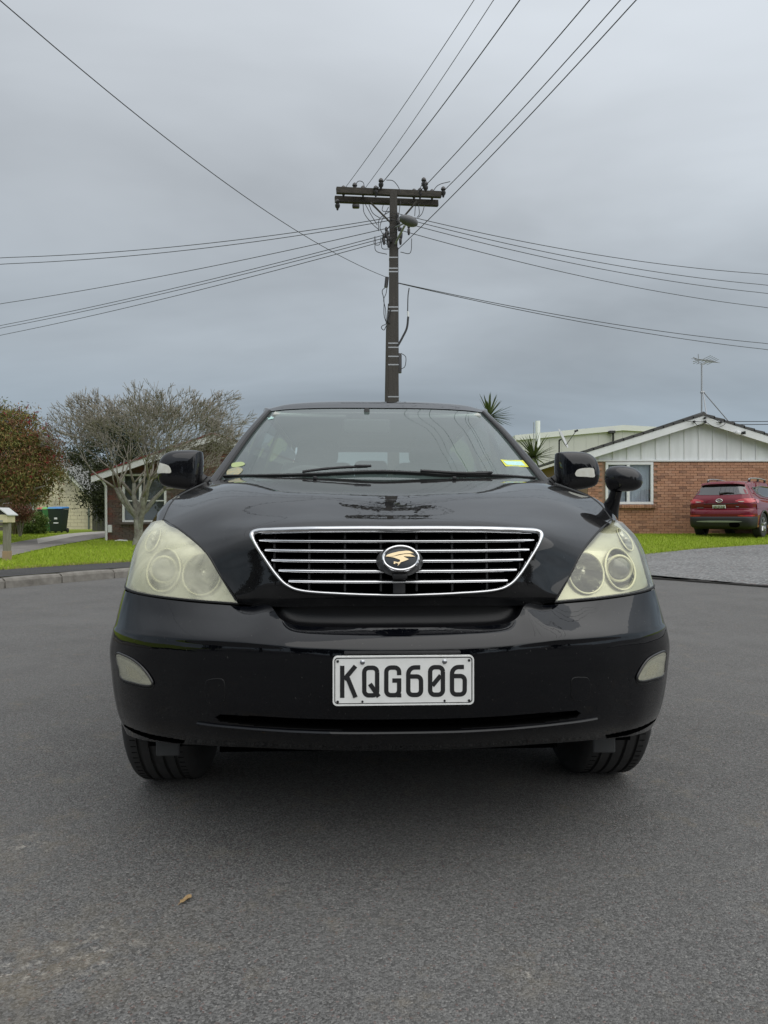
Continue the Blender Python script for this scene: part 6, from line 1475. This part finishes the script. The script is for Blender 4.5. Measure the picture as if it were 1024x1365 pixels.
for s_ in (1, -1):
    V, F = gridVF(GF if s_ > 0 else mir(GF), lambda c: (c[1]-.98)**2+(c[2]-.36)**2 < .41**2 or (c[1]-3.68)**2+(c[2]-.36)**2 < .41**2); fp = mobj('side_panel', V, F, P_RED, SV)
    Vw = [(s_*a, b, c) for a, b, c in ((.693, .66, 1.43), (.70, 1.4, 1.49), (.70, 2.4, 1.48), (.815, 3.0, 1.135), (.845, 2.2, 1.145), (.845, 1.2, 1.19), (.80, .82, 1.27))]
    # side glass bowed out over the flank
    bf = bvh(*gridVF(GF)); Vg = []; 
    ctr = Vector((0, 1.7, 1.30)); rings = 6
    for k in range(rings+1):
        for v in Vw:
            q = ctr.lerp(Vector((0, v[1], v[2])), k/rings); h = bf.ray_cast(Vector((3, q.y, q.z)), Vector((-1, 0, 0)))[0]
            xx = h.x if h is not None else abs(v[0]); Vg.append((s_*(xx+.006), q.y, q.z))
    mobj('side_window', Vg, [(k*7+j, k*7+(j+1) % 7, (k+1)*7+(j+1) % 7, (k+1)*7+j) for k in range(rings) for j in range(7)], G_DK, fp)
    mb = MB(); mb.tube([(s_*v[0]+s_*.012, v[1], v[2]) for v in [(abs(a[0]), a[1], a[2]) for a in Vw[:7]]], .010, 6, True); mb.build('window_trim', M_CHROME2, fp, True)
    tlw = []
    for y_, z_ in ((.36, 1.095), (.5, 1.105), (.66, 1.085), (.60, 1.03), (.46, .985), (.36, .985)):
        h = bf.ray_cast(Vector((3, y_, z_)), Vector((-1, 0, 0)))[0]; tlw.append((s_*((h.x if h else .9)+.012), y_, z_))
    mobj('tail_light_wrap', tlw, [tuple(range(6))], M_TL, fp, False)
    for ay in (.98, 3.68):
        pts = []
        for a in np.linspace(0, math.pi, 30):
            h = bf.ray_cast(Vector((3, ay+.41*math.cos(a), .36+.41*math.sin(a))), Vector((-1, 0, 0)))[0]
            if h is not None: pts.append((s_*h.x, h.y, h.z))
        mb = MB(); mb.tube(pts, .028, 8); mb.build('arch_cladding', M_PLAS, fp, True)
        wh = bpy.data.objects.new('wheel', None); COL.objects.link(wh); wh.parent = SV; wh.location = (s_*.80, ay, .36)
        mb = MB(); mb.lathe(prof, 48, 'X'); mb.build('tyre', M_RUB, wh, True)
        mb = MB(); mb.lathe([(.23, s_*.10), (.21, s_*.105), (.20, s_*.07), (.06, s_*.085), (.001, s_*.09)], 32, 'X')
        for k in range(5): M = Matrix.Rotation(k*1.2566, 3, 'X'); mb.tube([M @ Vector((s_*.09, 0, .05)), M @ Vector((s_*.105, 0, .21))], .026, 6)
        mb.build('rim', M_ALLOY, wh, True)
        mobj('arch_liner', [(s_*x, ay+.42*math.cos(a), .36+.42*math.sin(a)) for a in np.linspace(0, math.pi, 16) for x in (.5, .90)], [(2*i, 2*i+1, 2*i+3, 2*i+2) for i in range(15)], M_VOID, fp)
    rr_ = bpy.data.objects.new('roof_rail', None); COL.objects.link(rr_); rr_.parent = SV
    mb = MB(); mb.tube(cr([(s_*.56, .78, 1.66), (s_*.57, .95, 1.705), (s_*.57, 1.7, 1.73), (s_*.57, 2.4, 1.71)], 20), .022, 8); mb.build('rail_bar', M_GALV, rr_, True)
    for y_ in (.84, 1.65, 2.35): mb = MB(); mb.tube([(s_*.565, y_, 1.60), (s_*.57, y_+.02, 1.70)], .032, 8); mb.build('rail_foot', M_BLKM, rr_, True)
RF = [[(0, .42, 1.60), (.35, .43, 1.595), (.54, .46, 1.57), (.61, .52, 1.53)], [(0, .8, 1.645), (.35, .8, 1.638), (.55, .82, 1.615), (.64, .85, 1.555)], [(0, 1.5, 1.675), (.35, 1.5, 1.668), (.56, 1.5, 1.64), (.655, 1.5, 1.585)], [(0, 2.4, 1.66), (.35, 2.4, 1.655), (.56, 2.4, 1.63), (.655, 2.4, 1.585)], [(0, 2.85, 1.56), (.35, 2.88, 1.55), (.52, 2.95, 1.51), (.60, 3.0, 1.45)]]
V, F = gridVF(surf([full(r) for r in RF], 41, 30)); mobj('roof', V, F, P_RED, SV)
V, F = gridVF(surf([full(r) for r in [[(0, 2.85, 1.56), (.35, 2.88, 1.55), (.60, 3.0, 1.45)], [(0, 3.65, 1.09), (.4, 3.65, 1.08), (.74, 3.45, 1.03)]]], 31, 10)); mobj('windscreen', V, F, G_DK, SV)
V, F = gridVF(surf([full(r) for r in [[(0, 3.62, 1.09), (.4, 3.62, 1.08), (.75, 3.42, 1.03)], [(0, 4.2, 1.03), (.4, 4.2, 1.02), (.63, 4.1, .98)], [(0, 4.62, .92), (.3, 4.62, .92), (.42, 4.6, .90)], [(0, 4.72, .7), (.3, 4.72, .7), (.60, 4.68, .70)], [(0, 4.7, .32), (.3, 4.7, .32), (.58, 4.62, .32)]]], 31, 30)); mobj('hood', V, F, P_RED, SV)
MB().box((0, 2.3, .33), (1.5, 3.9, .12)).build('floor_pan', M_VOID, SV)

# ---- unseen trees added behind the camera so the paint has something dark to reflect
rg = np.random.default_rng(77); Pts = []; mb = MB()
for x, y, h in ((-13, -15, 6.0), (-8.5, -17.5, 5.0), (-4.5, -18, 6.5), (-.5, -19, 5.2), (3.5, -18, 6.2), (8, -17, 5.0), (12.5, -15, 6.4), (-17, -10, 5.5), (17, -10, 5.6)):
    mb.tube([(x, y, -.05), (x+.1, y, h*.35), (x, y, h*.6)], [.22, .18, .1], 7)
    Pts.append(clumps((x, y, h*.55), (2.5, 1.6, h*.45), 70, 60, .4, .3, int(abs(x*10)+1)))
tl = stuff(mb.build('added_reflection_trees', M_TWIG, None, True)); P = np.concatenate(Pts); P = P[P[:, 2] > .1]
leafmesh('foliage', P, (.22, .42), M_EVER, tl, asp=.5)
tl['label'] = 'row of unseen dark evergreen trees added for the paint to reflect'; tl['category'] = 'trees'
